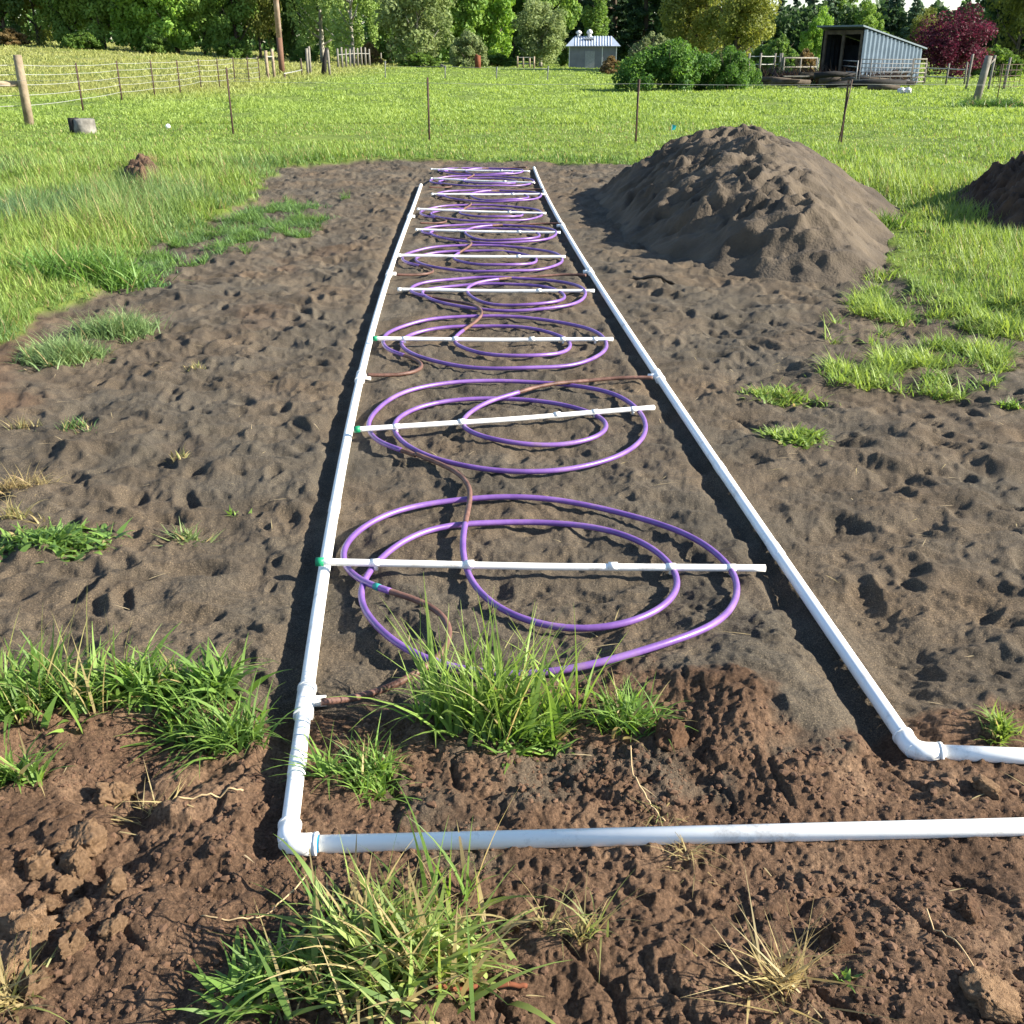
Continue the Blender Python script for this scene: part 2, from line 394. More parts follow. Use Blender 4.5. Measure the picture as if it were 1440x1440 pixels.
# ------------------------------------------------------------ grass blades
def blades(B, hgt, wid, lean, az, bend, col, seg=3, face=None, tipc=None):
    """B (n,3) bases; returns V, Q, tint"""
    n = len(B); t = np.linspace(0, 1, seg+1)
    dx, dy = np.cos(az), np.sin(az)
    fa = az+np.pi/2 if face is None else face
    px, py = np.cos(fa), np.sin(fa)
    V = np.zeros((n, seg+1, 2, 3)); a = lean; x = np.zeros(n); z = np.zeros(n)
    for i in range(seg+1):
        if i > 0:
            a = lean+bend*(i/seg)
            x = x+np.sin(a)*hgt/seg; z = z+np.cos(a)*hgt/seg
        w = wid*(1-t[i]**2.2*.93)*.5*(.75+.5*math.sin(math.pi*min(1, t[i]*1.6)))
        for s, q in ((-1, 0), (1, 1)):
            V[:, i, q, 0] = B[:, 0]+dx*x+px*w*s; V[:, i, q, 1] = B[:, 1]+dy*x+py*w*s; V[:, i, q, 2] = B[:, 2]+z
    k = (seg+1)*2; base = np.arange(n)[:, None]*k
    Q = np.concatenate([base+np.array([[2*i, 2*i+1, 2*i+3, 2*i+2]]) for i in range(seg)], 1).reshape(-1, 4)
    C = np.repeat(col[:, None, :], k, 1)
    if tipc is not None:
        f = np.repeat(t, 2)[None, :, None]**2; C = C*(1-f*.6)+tipc[:, None, :]*f*.6
    return V.reshape(-1, 3), Q, C.reshape(-1, 3)
def cmix(a, b, t): return np.array(a)[None, :]*(1-t[:, None])+np.array(b)[None, :]*t[:, None]
YG = (.25, .330, .072); MG = (.120, .205, .045); DG = (.040, .095, .022); BG = (.125, .205, .095); ST = (.34, .27, .12)

n = 330000
z = 3.8*(26/3.8)**(rng.random(n)**.85); lat = (rng.random(n)*2-1)*.68
x = lat*z; y = (z-CAMH*sP)/cP
b, c = zones(x, y)
ok = (b < .0) & (sdpoly(BARE, x, y) < .22)
x, y, z, b = x[ok], y[ok], z[ok], b[ok]
nz = fbm(x*.9, y*.9, 3, 301); nz2 = fbm(x*.35, y*.35, 2, 305)
tall = sst(-1.5, -3.2, x)*(1-sst(12, 20, z)); tallr = sst(3.2, 4, x)*(1-sst(14, 19, z))
edge = sst(-1.1, -.1, b)*sst(14, 15.5, z)
hg = (.085+.17*tall*(1+.5*nz)+.10*tallr*(1+.5*nz)+.05*edge)*(.6+.8*rng.random(len(x)))*(.8+.5*nz2)
hg *= .55+.45*sst(0, -.45, b)
tt = np.clip(.62+.45*nz-.6*edge+.25*(rng.random(len(x))-.5)-.25*sst(-.35, 0, b), 0, 1)
col = cmix(MG, YG, tt)*(.8+.4*rng.random(len(x)))[:, None]
blu = np.clip(sst(.15, .6, nz2)*.5*tall+sst(.25, .7, -nz)*.4*tall, 0, 1); col = col*(1-blu[:, None])+np.array(BG)*blu[:, None]
dead = rng.random(len(x)) < .05+.05*tall; col[dead] = np.array(ST)*(.7+.5*rng.random(dead.sum()))[:, None]
bz = height(x, y)
Vg, Qg, Cg = blades(np.stack([x, y, bz-.01], 1), hg, np.maximum(.0055, z*.00085)*(.7+.6*rng.random(len(x))), .1+.45*rng.random(len(x)),
                    rng.random(len(x))*6.283, .1+.9*rng.random(len(x)), col, 3)
tag(link('meadow_grass', npmesh('meadow_grass', Vg, Qg, M_grass, True, Cg)), 'tall yellow green grass around the bare sand strip', 'grass', kind='stuff')
n = 420000
z = 24/(1-rng.random(n)*(1-24/150.)); lat = (rng.random(n)*2-1)*.66; x = lat*z; y = (z-CAMH*sP)/cP
nz = fbm(x*.45, y*.3, 4, 311, .7); dr = sst(34, 46, y)*sst(-8, -14, x)
ok = rng.random(n) < .75+.7*nz*(1-.3*dr); x, y, z, nz, dr = x[ok], y[ok], z[ok], nz[ok], dr[ok]
hg = (.055+.06*rng.random(len(x)))*(1+.9*np.clip(nz, -.5, 1))*(1+1.2*dr)
col = cmix(MG, YG, np.clip(.75+.3*nz+.4*(rng.random(len(x))-.5), 0, 1))*(.85+.35*rng.random(len(x)))[:, None]
col = col*(1-.6*dr[:, None])+np.array((.30, .27, .10))*.6*dr[:, None]
Vg, Qg, Cg = blades(np.stack([x, y, height(x, y)-.01], 1), hg, z*.00105*(.6+.9*rng.random(len(x))), .1+.6*rng.random(len(x)),
                    rng.random(len(x))*6.283, .2+.6*rng.random(len(x)), col, 2, face=rng.random(len(x))*6.283)
tag(link('pasture_grass', npmesh('pasture_grass', Vg, Qg, M_grass, True, Cg)), 'short grazed pasture grass out to the trees', 'grass', kind='stuff')

for key, lab, dn, hh in (('far', 'blue green grass patch creeping over the sand left of the ladder pipes', 9000, .11),
                         ('rA', 'thin green grass patch at the right edge beside the big sand pile', 3600, .13),
                         ('rB', 'thin green grass patch nearer the camera at the right edge', 3800, .12)):
    pl = PATCH[key]; xs = [p[0] for p in pl]; ys = [p[1] for p in pl]
    n = dn*6; x = rng.uniform(min(xs)-.3, max(xs)+.3, n); y = rng.uniform(min(ys)-.3, max(ys)+.3, n)
    q = sdpoly(pl, x, y)+.35*fbm(x*2.2, y*2.2, 3, 401); nz = fbm(x*3.5, y*3.5, 2, 405)
    ok = (q > 0) & (rng.random(n) < .12+.75*(nz > .0)) & (nz > -.30); x, y, nz = x[ok][:dn*3], y[ok][:dn*3], nz[ok][:dn*3]; m = len(x)
    t = np.clip(.5+nz+.5*(rng.random(m)-.5), 0, 1)
    col = (cmix(BG, MG, t) if key == 'far' else cmix(MG, YG, t))*(.8+.5*rng.random(m))[:, None]
    Vg, Qg, Cg = blades(np.stack([x, y, height(x, y)-.005], 1), hh*(.4+.8*rng.random(m))*(1+.5*nz), .0045+.004*rng.random(m), .2+.7*rng.random(m),
                        rng.random(m)*6.283, .3+.8*rng.random(m), col, 3)
    tag(link('grass_patch', npmesh('grass_patch', Vg, Qg, M_grass, True, Cg)), lab, 'grass', kind='stuff')

def clump(px, py, rad, n, hgt, wid, colA, colB, label, name='grass_clump', dead=.05, lean=(.1, .9), bend=(.3, 1.3), broad=0, ysq=.6, group=None, seg=6, sub=5, cat='grass clump', az=None, tip=None):
    c = P(px, py); r = rng
    if name in ('grass_clump', 'leafy_weed') and py > 640: n = int(n*.62); wid = wid*1.35; bend = (bend[0], bend[1]*1.35)
    k = r.normal(size=(sub, 2))*rad*.45; k[:, 1] *= ysq; k[0] = 0
    wch = r.integers(0, sub, n)
    off = k[wch]+r.normal(size=(n, 2))*rad*.20
    x = c[0]+off[:, 0]; y = c[1]+off[:, 1]
    h = height(x, y)
    rr = np.hypot(off[:, 0], off[:, 1])/rad
    aa = r.random(n)*6.283 if az is None else az+r.normal(size=n)*.6
    ln = r.uniform(*lean, n)*(.4+.7*np.clip(rr, 0, 1.2)); bd = r.uniform(*bend, n)
    hh = hgt*(.22+.78*r.random(n)**.9)*(.8+.35*r.random(sub)[wch])
    ww = wid*(.6+.8*r.random(n))*(1+broad*(r.random(n) < .3))
    t = np.clip(r.random(sub)[wch]*.5+r.random(n)*.6, 0, 1); col = cmix(colA, colB, t)*(.8+.4*r.random(n))[:, None]
    dd = r.random(n) < dead; col[dd] = np.array(ST)*(.7+.6*r.random(dd.sum()))[:, None]
    B = np.stack([x-c[0], y-c[1], h-c[2]-.008], 1)
    V, Q, C = blades(B, hh, ww, ln, aa, bd, col, seg, face=aa+np.pi/2+r.normal(size=n)*.7, tipc=(np.tile(np.array(tip), (n, 1)) if tip else None))
    o = link(name, npmesh(name, V, Q, M_grass, True, C)); o.location = c
    return tag(o, label, cat, group)

# ------------------------------------------------------------ header pipes
def pipe_z(x, y, r): return .5*hz(x, y)+r*1.0
def header(name, line, zs, label, elbow_i, tees, joints, nrings, R0=.0200):
    zs = [float(np.mean(height(p[0]+np.array([-.02, 0, .02, 0, 0]), p[1]+np.array([0, .03, 0, -.03, 0]))))+R0*.80 for p in line]
    if elbow_i > 5: zs = list(np.polyval(np.polyfit(range(elbow_i+1), zs[:elbow_i+1], 3), range(elbow_i+1))+.002)+zs[elbow_i+1:]
    root = empty(name, (line[0][0], line[0][1], 0), label, 'pipe')
    o = np.array([line[0][0], line[0][1], 0])
    pts = [np.array([p[0], p[1], z_])-o for p, z_ in zip(line, zs)]
    e = pts[elbow_i]
    a = pts[:elbow_i+1]; b2 = pts[elbow_i:]
    for seg in (a, b2):
        if len(seg) > 1:
            pp = smoothed(seg, .04, 3) if len(seg) > 3 else seg
            MB().tube(pp, R0, 32).build('pipe', M_pvc, root)
    # elbow: a bend with two sockets
    d1 = (pts[elbow_i-1]-e); d1 /= np.linalg.norm(d1); d2 = (pts[elbow_i+1]-e); d2 /= np.linalg.norm(d2)
    re = R0*1.25; L = .062; m = MB()
    path = [e+d1*L]+[e+d1*(.035*(1-t)**2)+d2*(.035*t*t) for t in np.linspace(0, 1, 9)]+[e+d2*L]
    m.tube(path, re, 20)
    eo = m.build('elbow', M_fit, root)
    q = MB()
    for d in (d1, d2): MB().tube([e+d*(L-.004), e+d*(L+.004)], re*1.07, 20).build('collar', M_fit, eo)
    for d in (d1, d2)[:nrings]: MB().tube([e+d*(L+.003), e+d*(L+.008)], R0*1.03, 32, False).build('primer_ring', M_ring, root)
    allp = [a_*(1-t)+b_*t for a_, b_ in zip(pts[:-1], pts[1:]) for t in np.linspace(0, 1, 80)]
    def near(px, py):
        q = np.array(P(px, py, .01))-o
        i = int(np.argmin([np.hypot(*(p-q)[:2]) for p in allp])); i = min(max(i, 1), len(allp)-2)
        t = allp[i+1]-allp[i-1]; return allp[i], t/np.linalg.norm(t)
    for (px, py, side) in tees:
        p, t = near(px, py); s = np.cross(t, [0, 0, 1]); s /= np.linalg.norm(s)
        if s[0]*side < 0: s = -s
        m = MB().tube([p-t*.062, p+t*.062], R0*1.25, 32); to = m.build('tee', M_fit, root)
        for k_ in (-.061, .061): MB().tube([p+t*(k_-.005), p+t*(k_+.005)], R0*1.33, 32).build('collar', M_fit, to)
        MB().tube([p, p+s*.055], .0150, 20).build('branch', M_fit, to)
        MB().tube([p-t*.073, p-t*.0665], R0*1.03, 32, False).build('primer_ring', M_ring, root)
    for (px, py) in joints:
        p, t = near(px, py)
        MB().tube([p-t*.045, p-t*.04, p+t*.04, p+t*.045], [R0*1.02, R0*1.085, R0*1.085, R0*1.02], 32).build('coupling', M_fit, root)
    return root
zL = [.030]+[.028]*(len(LH)-1); zB = [.030, .034, .036]
lineL = list(reversed(LH))+BH[1:]; 
header('header_pipe', lineL, list(reversed(zL))+zB[1:],
       'white plastic pipe running down the left side and turning right across the foreground', len(LH)-1,
       [(441, 990, 1), (508, 532, 1), (546, 386, 1), (578, 305, 1)], [(424, 1080), (478, 715)], 2)
lineR = list(reversed(RH))+RX[1:]
header('header_pipe', lineR, [.026]*(len(RH)-3)+[.028, .030, .032]+[.032, .034],
       'white plastic pipe along the right side of the coils, bent outward at its near end', len(RH)-1,
       [(925, 530, -1), (827, 383, -1), (785, 318, -1)], [(1015, 660), (1084, 778)], 1)

# ------------------------------------------------------------ cross pipes
bars = [(446, 790, 1076, 799, 1), (499, 604, 920, 573, 1), (525, 476, 862, 477, 1), (560, 407, 836, 409, 0), (560, 359, 795, 361, 0),
        (585, 323, 788, 327, 0), (587, 294, 768, 300, 0), (607, 273, 766, 273, 0), (606, 251, 752, 257, 0), (606, 238, 745, 241, 0)]
nth = ['nearest white cross pipe, over the first two full purple rings', 'white cross pipe tilted up to the right, second from the camera', 'white cross pipe with a green tip, third from the camera',
       'white cross pipe fourth from the camera, its ends inside both long pipes', 'white cross pipe fifth from the camera, touching the left long pipe', 'white cross pipe sixth from the camera',
       'white cross pipe seventh from the camera', 'white cross pipe third from the far end of the row', 'white cross pipe last but one at the far end', 'farthest white cross pipe, beside the grass edge']
BARM = []
for i, (x0, y0, x1, y1, g) in enumerate(bars):
    h0 = .062 if i < 3 else (.060 if i in (4, 6) else .036); h1 = .038
    a = np.array(P(x0, y0, h0)); b = np.array(P(x1, y1, h1)); BARM.append((a+b)/2*[1, 1, 0])
    root = empty('cross_pipe', tuple((a+b)/2*[1, 1, 0]), nth[i], 'pipe', 'white pipes laid across the coils'); o = np.array(root.location)
    a -= o; b -= o; d = (b-a)/np.linalg.norm(b-a); Ln = np.linalg.norm(b-a)
    mid = (a+b)/2-np.array([0, 0, .006])
    MB().tube(catmull([a, a*.75+b*.25-[0, 0, .003], mid, a*.25+b*.75-[0, 0, .003], b], 6), .0122, 14).build('pipe', M_pvc2, root)
    MB().tube([a-d*.004, a+d*.022], .0148 if g else .0136, 14).build('end_cap', M_green if g else M_fit, root)
    for f in ((.13, .34, .66, .79, .925) if i < 3 else (.72,)):
        p = a+(b-a)*f; m = MB().tube([p-d*.016, p+d*.014], .0134 if f in (.66, .34, .72) else .0128, 14)
        if f in (.13, .34, .79, .925): m.tube([p, p+np.array([0, 0, -.026])], .0075, 10)
        m.build('coupling', M_fit, root)

# ------------------------------------------------------------ slinky coils of hose
def smooth_closed(pts, n=10): return catmull(pts, n)
# path lists: (px, py, extra height) , brown feed, purple loop, brown tail
c1 = dict(feed=[(452, 990, .02), (490, 990, .005), (548, 972, 0), (600, 945, .02), (632, 915, .012), (636, 885, .01), (612, 858, .012), (575, 842, .03), (545, 834, .035)],
          loop=[(545, 834, .035), (512, 819, .03), (484, 797, .012), (481, 772, .008), (510, 745, .008), (570, 719, .008), (640, 707, .01), (740, 703, .008), (840, 713, .008), (930, 738, .008), (1000, 776, .008), (1036, 818, .008),
                (1028, 870, .008), (985, 912, .008), (900, 940, .008), (800, 956, .008), (700, 957, .006), (600, 937, .006), (540, 903, .006), (507, 853, .006), (509, 818, .018), (540, 785, .008), (590, 757, .008), (650, 741, .01), (740, 734, .008), (830, 742, .008), (900, 764, .008), (947, 800, .008),
                (953, 838, .008), (920, 873, .008), (860, 889, .008), (780, 887, .008), (710, 864, .008), (668, 828, .008), (652, 795, .01), (650, 765, .025), (654, 742, .032)],
          tail=[(654, 742, .032), (661, 708, .03), (660, 688, .01), (640, 667, .005), (612, 655, .004), (585, 643, .012)])
c2 = dict(feed=[(585, 643, .012), (565, 634, .02)],
          loop=[(565, 634, .02), (535, 625, .02), (518, 606, .008), (522, 586, .008), (560, 560, .008), (620, 544, .008), (700, 536, .008), (790, 540, .008), (860, 555, .008), (900, 580, .008), (908, 610, .008), (880, 637, .008), (830, 656, .008), (760, 667, .008),
                (680, 663, .008), (610, 648, .008), (570, 628, .008), (552, 605, .008), (565, 585, .008), (610, 568, .008), (680, 561, .008), (760, 565, .008), (820, 578, .008), (855, 594, .008), (845, 613, .008), (800, 625, .008), (740, 628, .008), (680, 620, .008), (648, 603, .01), (654, 588, .01), (690, 565, .03), (730, 552, .03)],
          tail=[(730, 552, .03), (770, 541, .03), (850, 536, .01), (918, 530, .035)])
c3 = dict(feed=[(516, 530, .02), (545, 533, .004), (575, 531, 0), (597, 520, .004), (587, 507, .01), (565, 500, .012)],
          loop=[(565, 500, .02), (545, 493, .02), (538, 480, .008), (550, 466, .008), (600, 453, .008), (670, 447, .01), (750, 449, .008), (820, 461, .008), (852, 480, .008), (848, 497, .008), (815, 513, .008), (760, 521, .008), (700, 523, .008), (630, 515, .008), (580, 500, .008), (563, 484, .008), (575, 471, .008),
                (620, 462, .008), (690, 459, .008), (750, 463, .008), (795, 476, .008), (803, 488, .008), (785, 501, .008), (735, 507, .008), (680, 502, .008), (645, 490, .01), (637, 480, .01), (650, 466, .02)],
          tail=[(650, 466, .02), (672, 453, .03), (678, 440, .02), (665, 431, .005), (635, 424, .004), (608, 420, .006)])
c4 = dict(feed=[(608, 420, .006), (596, 419, .01)],
          loop=[(596, 419, .015), (582, 415, .015), (576, 408, .008), (590, 401, .008), (640, 394, .01), (700, 391, .008), (765, 395, .008), (810, 404, .008), (824, 417, .008), (810, 430, .008), (770, 438, .008), (715, 440, .008), (650, 433, .008), (608, 424, .008), (592, 414, .008), (600, 407, .008), (640, 401, .008),
                (700, 399, .008), (760, 404, .008), (793, 415, .008), (790, 425, .008), (755, 431, .008), (720, 431, .008), (680, 426, .008), (658, 414, .01), (657, 405, .01), (672, 397, .02), (700, 392, .02)],
          tail=[(700, 392, .02), (740, 389, .01), (790, 386, .01), (824, 384, .035)])
def coil(spec, label, bar, lbl_tape=False):
    root = empty('hose_coil', tuple(BARM[bar]), label, 'hose', 'purple hose coils laid in a row between the pipes'); o = np.array(root.location)
    def path(pts):
        L = [np.array(P(a, b, .012+e)) for a, b, e in pts]; C = smoothed(L, .012, 7)
        xs = np.array([c[0] for c in C]); ys = np.array([c[1] for c in C]); g = height(xs, ys)
        w_ = min(61, len(g)//2*2-1); hw = w_//2; k = np.hanning(w_+2)[1:-1]; k /= k.sum(); gs = np.convolve(np.pad(g, hw, 'edge'), k, 'valid')
        up = np.clip(g-gs, 0, .02); up = np.convolve(np.pad(up, hw, 'edge'), k, 'valid'); g = gs+up*1.3+.002
        return [tuple(c+[0, 0, gg]-o) for c, gg in zip(C, g)]
    full = path(spec['feed']+spec['loop'][1:]+spec['tail'][1:]); fa = np.array(full)
    def cut(pt, lo, hi):
        q = np.array(P(pt[0], pt[1], .012+pt[2]))-o; return lo+int(np.argmin(np.hypot(fa[lo:hi, 0]-q[0], fa[lo:hi, 1]-q[1])))
    n_ = len(full); i0 = cut(spec['loop'][0], 0, n_//3); i1 = cut(spec['tail'][0], n_*2//3, n_)
    MB().tube(full[i0:i1+1], .0108, 12).build('hose_loop', M_purple, root)
    MB().tube(full[:i0+3], .0100, 10).build('feed_line', M_brown, root)
    MB().tube(full[i1-2:], .0100, 10).build('feed_line', M_brown, root)
    if lbl_tape:
        MB().tube(full[i0+4:i0+7], .0119, 12).build('tape_band', M_tape, root)
    return root
coils = [coil(c1, 'largest purple hose coil, nearest the camera, partly behind a grass clump', 0, True),
         coil(c2, 'purple hose coil under the tilted second cross pipe', 1),
         coil(c3, 'purple hose coil with a brown line out to the left pipe, third from the camera', 2),
         coil(c4, 'purple hose coil fourth from the camera, brown line out to the right pipe', 3)]
far_l = ['purple hose coil fifth from the camera, under the cross pipe touching the left pipe', 'purple hose coil sixth from the camera', 'purple hose coil seventh from the camera',
         'purple hose coil third from the far end', 'purple hose coil last but one at the far end', 'farthest purple hose coil by the grass edge']
for i in range(4, 10):
    src = coils[2+(i % 2)]; c = copy_tree(src); c['label'] = far_l[i-4]
    c.location = tuple(BARM[i]+np.array([.0, -.02, .0])); c.scale = (.97+.03*(i % 3), .86 if i == 9 else .98, 1); c.rotation_euler = (0, 0, R([2, -3, 4, -2, 3, -1][i-4]))

# ------------------------------------------------------------ heaps
def heap(name, poly, cap, slope, label, m, seed, dig, res=.022, cat='soil heap', peak=None):
    xs = [p[0] for p in poly]; ys = [p[1] for p in poly]
    cx, cy = sum(xs)/len(xs), sum(ys)/len(ys)
    gx = np.arange(min(xs)-.35, max(xs)+.35, res); gy = np.arange(min(ys)-.35, max(ys)+.35, res)
    X, Y = np.meshgrid(gx, gy)
    d = sdpoly(poly, X+.10*fbm(X*1.5, Y*1.5, 2, seed), Y+.10*fbm(X*1.5, Y*1.5, 2, seed+1))
    sl = slope*(1+(.12*sst(.2, -1.2, X-peak[0]) if dig and peak else 0)); h = sl*d; c2 = cap*(1+.10*fbm(X*1.2, Y*1.2, 2, seed+3))
    if peak: c2 = c2*(1-.42*sst(.35, 2.3, np.hypot((X-peak[0])*1.0, (Y-peak[1])*.55)))
    h = c2-.13*np.logaddexp(0, (c2-h)/.13)    # smooth minimum
    h = np.maximum(h, -.12)
    up = sst(.02, .3, h)
    left = sst(.35, -.45, (X-(peak[0] if peak else cx))) if dig else 0*X
    wx = X+.1*pn(X*2, Y*2, seed+5); wy = Y+.1*pn(X*2, Y*2, seed+6)
    h = h+up*(.018*fbm(X*3, Y*3, 4, seed+8)+.010*fbm(X*11, Y*11, 3, seed+9))
    h = h+up*left*(prints(wx, wy, .42, seed+11, .15, .07, .85, .5)*.095+prints(wx, wy, .23, seed+21, .09, .045, .8, .4)*.04+.07*fbm(X*1.8, Y*2.4, 3, seed+31)+.03*(1-2*np.abs(pn(X*2+Y*1.2, Y*4.5, seed+35)))+(lumps(X, Y, .07, seed+61, .5)*.5+lumps(X, Y, .16, seed+65, .3)*.35))
    # run-out rills on the open slope
    h = h+up*(1-left)*.010*pn(X*9+2*Y, Y*1.5, seed+41)
    if not dig or name == 'clay_heap': h = h+up*(lumps(X, Y, .13, seed+51, .7)*.8+lumps(X, Y, .05, seed+55, .8)*.7+.11*fbm(X*6, Y*6, 4, seed+57, .6))
    g = height(X, Y)
    nr, nc = X.shape; V = np.stack([X-cx, Y-cy, g*.6+h-.02], -1).reshape(-1, 3); idx = np.arange(nr*nc).reshape(nr, nc)
    Q = np.stack([idx[:-1, :-1], idx[:-1, 1:], idx[1:, 1:], idx[1:, :-1]], -1).reshape(-1, 4)
    keepq = (h[:-1, :-1] > -.09).reshape(-1)
    o = link(name, npmesh(name, V, Q[keepq], m, True)); o.location = (cx, cy, 0)
    return tag(o, label, cat)
SP = gp([(832, 274), (880, 340), (935, 358), (1010, 385), (1120, 398), (1250, 398), (1262, 350), (1272, 300)])+[(4.15, 12.6), (3.6, 14.2), (2.4, 14.6), (1.5, 13.8)]
heap('sand_heap', SP, .77, .68, 'large heap of dark sand with a dug shadowed left side', M_sand2, 501, True, peak=(2.8, 11.6), cat='sand heap')
heap('clay_heap', gp([(1318, 285), (1370, 325), (1440, 345), (1560, 345)])+[(7.8, 10.5), (7.9, 13.0), (6.2, 13.4), (5.2, 12.3)], 1.0, .72, 'dark brown soil heap cut off by the right edge of the photo', M_clay2, 601, False)
heap('clay_heap', gp([(155, 266), (175, 288), (222, 290), (242, 272), (232, 240), (190, 232)]), .33, 1.0, 'small torn up clump of dark earth in the tall grass on the left', M_clay2, 651, False, res=.015)
heap('clay_heap', gp([(205, 222), (218, 234), (238, 230), (235, 218)]), .12, .9, 'smaller lump of earth behind the torn up clump on the left', M_clay2, 671, False, res=.02)

# clods ----------------------------------------------------------
def clodmesh(seed, n=14):
    th = np.linspace(0, math.pi, n); ph = np.linspace(0, 2*math.pi, 2*n, endpoint=False)
    T_, P_ = np.meshgrid(th, ph, indexing='ij')
    d = np.stack([np.sin(T_)*np.cos(P_), np.sin(T_)*np.sin(P_), np.cos(T_)], -1)
    r = 1+.35*pn(d[..., 0]*1.3+seed*7, d[..., 1]*1.3+d[..., 2]*1.7, seed)+.18*pn(d[..., 0]*3.1+d[..., 2]*2, d[..., 1]*3.1+seed, seed+1)+.10*pn(d[..., 0]*8+d[..., 2]*5, d[..., 1]*8+seed, seed+2)
    # a few flat broken faces
    rg = np.random.default_rng(seed)
    V = d*r[..., None]
    for k in range(4):
        q = rg.normal(size=3); q /= np.linalg.norm(q); s = (V@q); lim = .62+.2*rg.random(); V = V-np.maximum(s-lim, 0)[..., None]*q*.85
    nr, nc = T_.shape; idx = np.arange(nr*nc).reshape(nr, nc); j = np.roll(idx, -1, 1)
    Q = np.stack([idx[:-1], idx[1:], j[1:], j[:-1]], -1).reshape(-1, 4)
    if n > 12:
        f = V*6; V = V*(1+.07*pn(f[..., 0]+f[..., 2]*.7, f[..., 1]+f[..., 2], seed+9)+.05*pn(f[..., 0]*2.3+f[..., 2], f[..., 1]*2.3-f[..., 2]*2, seed+10))[..., None]
    return V.reshape(-1, 3), Q
clv = [clodmesh(k+3, 40) for k in range(4)]
clm = [npmesh('soil_clod', v, q, M_clod if k != 1 else M_palec, True) for k, (v, q) in enumerate(clv)]; clp = [npmesh('soil_clod', v, q, M_palec, True) for v, q in clv]
CL = [(158, 1112, .040, 'rounded grey brown clod in the clay above the stones at lower left', 1.2), (120, 1188, .045, 'brown clod below the rounded grey one', 1.2), (55, 1222, .040, 'pale clod at the left edge of the clay', 1),
      (95, 1240, .030, 'pale angular clod in the lower left corner cluster', 1), (62, 1268, .030, 'small clod between the pale ones at lower left', 1), (112, 1285, .034, 'brown clod right of the pale cluster', 1), (30, 1300, .060, 'large pale broken clod at the left edge', 1.3),
      (28, 1350, .055, 'pale clod low on the left edge above the dry grass', 1), (110, 1320, .022, 'small brown clod below the cluster', 1), (1395, 1415, .055, 'dark clod in the lower right corner', 1.1), (1175, 1330, .04, 'brown clod in the clay at lower right', 1),
      (1355, 1290, .035, 'brown clod under the foreground pipe at the right', 1), (940, 1060, .045, 'crumbly clod beside the central grass clump', 1), (1385, 1120, .03, 'clod between the two right hand pipes', 1)]
for i, (px, py, r, lab, sq) in enumerate(CL):
    c = P(px, py); o = link('soil_clod', (clp if 'pale' in lab or 'grey' in lab else clm)[i % 4]); o.location = (c[0], c[1], hz(c[0], c[1])+r*.1); o.scale = (r*sq, r, r*.75); o.rotation_euler = (random.random()*.5, random.random()*.5, random.random()*6)
    tag(o, lab, 'clod')
for i in range(24):
    px = random.uniform(-30, 165); py = random.uniform(1200, 1400); r = random.uniform(.012, .036)
    c = P(px, py); o = link('soil_clod', (clp if random.random() < .6 else clm)[i % 4]); o.location = (c[0], c[1], hz(c[0], c[1])+r*.08); o.scale = (r*random.uniform(.8, 1.4), r, r*.8); o.rotation_euler = (random.random()*3, random.random()*3, random.random()*6)
    tag(o, 'crumbly tan clods heaped together in the lower left corner', 'clod', 'tan clods heaped in the lower left corner')
# countless crumbs
VV = []; QQ = []; nb = 0; lv, lq = clodmesh(99, 4); lv2, _ = clodmesh(98, 4)
n = 52000; x = rng.uniform(-1.6, 1.7, n); y = rng.uniform(.95, 2.9, n); b, c = zones(x, y); nz = fbm(x*2, y*2, 2, 701)
ok = (c > 0) & (rng.random(n) < .5+.8*nz); x = x[ok]; y = y[ok]; h = height(x, y); kp = pipe_keep(x, y)
for i in range(len(x)):
    r = (.0017+.0095*random.random()**5)*(1 if kp[i] > .5 else .6); a = random.random()*6.28; ca, sa = math.cos(a), math.sin(a)
    v = (lv if i % 2 else lv2)*r*[random.uniform(.7, 1.4), 1, random.uniform(.5, .9)]; v = np.stack([v[:, 0]*ca-v[:, 1]*sa+x[i], v[:, 0]*sa+v[:, 1]*ca+y[i], v[:, 2]+h[i]+r*.05], 1)
    VV.append(v); QQ.append(lq+nb); nb += len(v)
tag(link('soil_crumbs', npmesh('soil_crumbs', np.concatenate(VV), np.concatenate(QQ), M_crumb, False)), 'countless brown soil crumbs over the clay foreground', 'soil', kind='stuff')

# ------------------------------------------------------------ foreground plants
G1 = (.085, .165, .032); G2 = (.20, .31, .060); GL = (.30, .36, .09)
clump(695, 1035, .18, 600, .36, .0065, G1, G2, 'tall bright green grass clump standing over the nearest purple coil', lean=(.05, .7), bend=(.1, 1.0), ysq=.35, dead=.03, sub=7, tip=GL)
clump(760, 1045, .10, 420, .09, .009, G1, G2, 'low leafy weed at the foot of the tall central grass clump', 'leafy_weed', lean=(.4, 1.3), bend=(.3, .8), cat='weed')
clump(530, 1095, .10, 480, .15, .0045, G1, G2, 'fine green grass tuft just right of the left pipe, inside the corner', lean=(.1, .8), dead=.06)
clump(865, 1035, .13, 420, .16, .005, G1, G2, 'thin grass tuft to the right of the tall central clump', dead=.08, ysq=.5)
clump(335, 1035, .11, 480, .20, .0055, G1, G2, 'green grass clump just left of the left pipe', dead=.05, ysq=.5)
clump(60, 985, .22, 1000, .20, .010, G1, G2, 'broad bladed lush grass at the left edge, highest of the foreground weeds', ysq=.45, sub=9, dead=.04)
clump(200, 985, .17, 750, .18, .010, G1, G2, 'broad bladed lush grass between the left edge and the left pipe', ysq=.4, sub=8, dead=.05)
clump(285, 990, .10, 260, .13, .009, G1, G2, 'low lush grass joining the left strip to the clump beside the pipe', ysq=.5, sub=5)
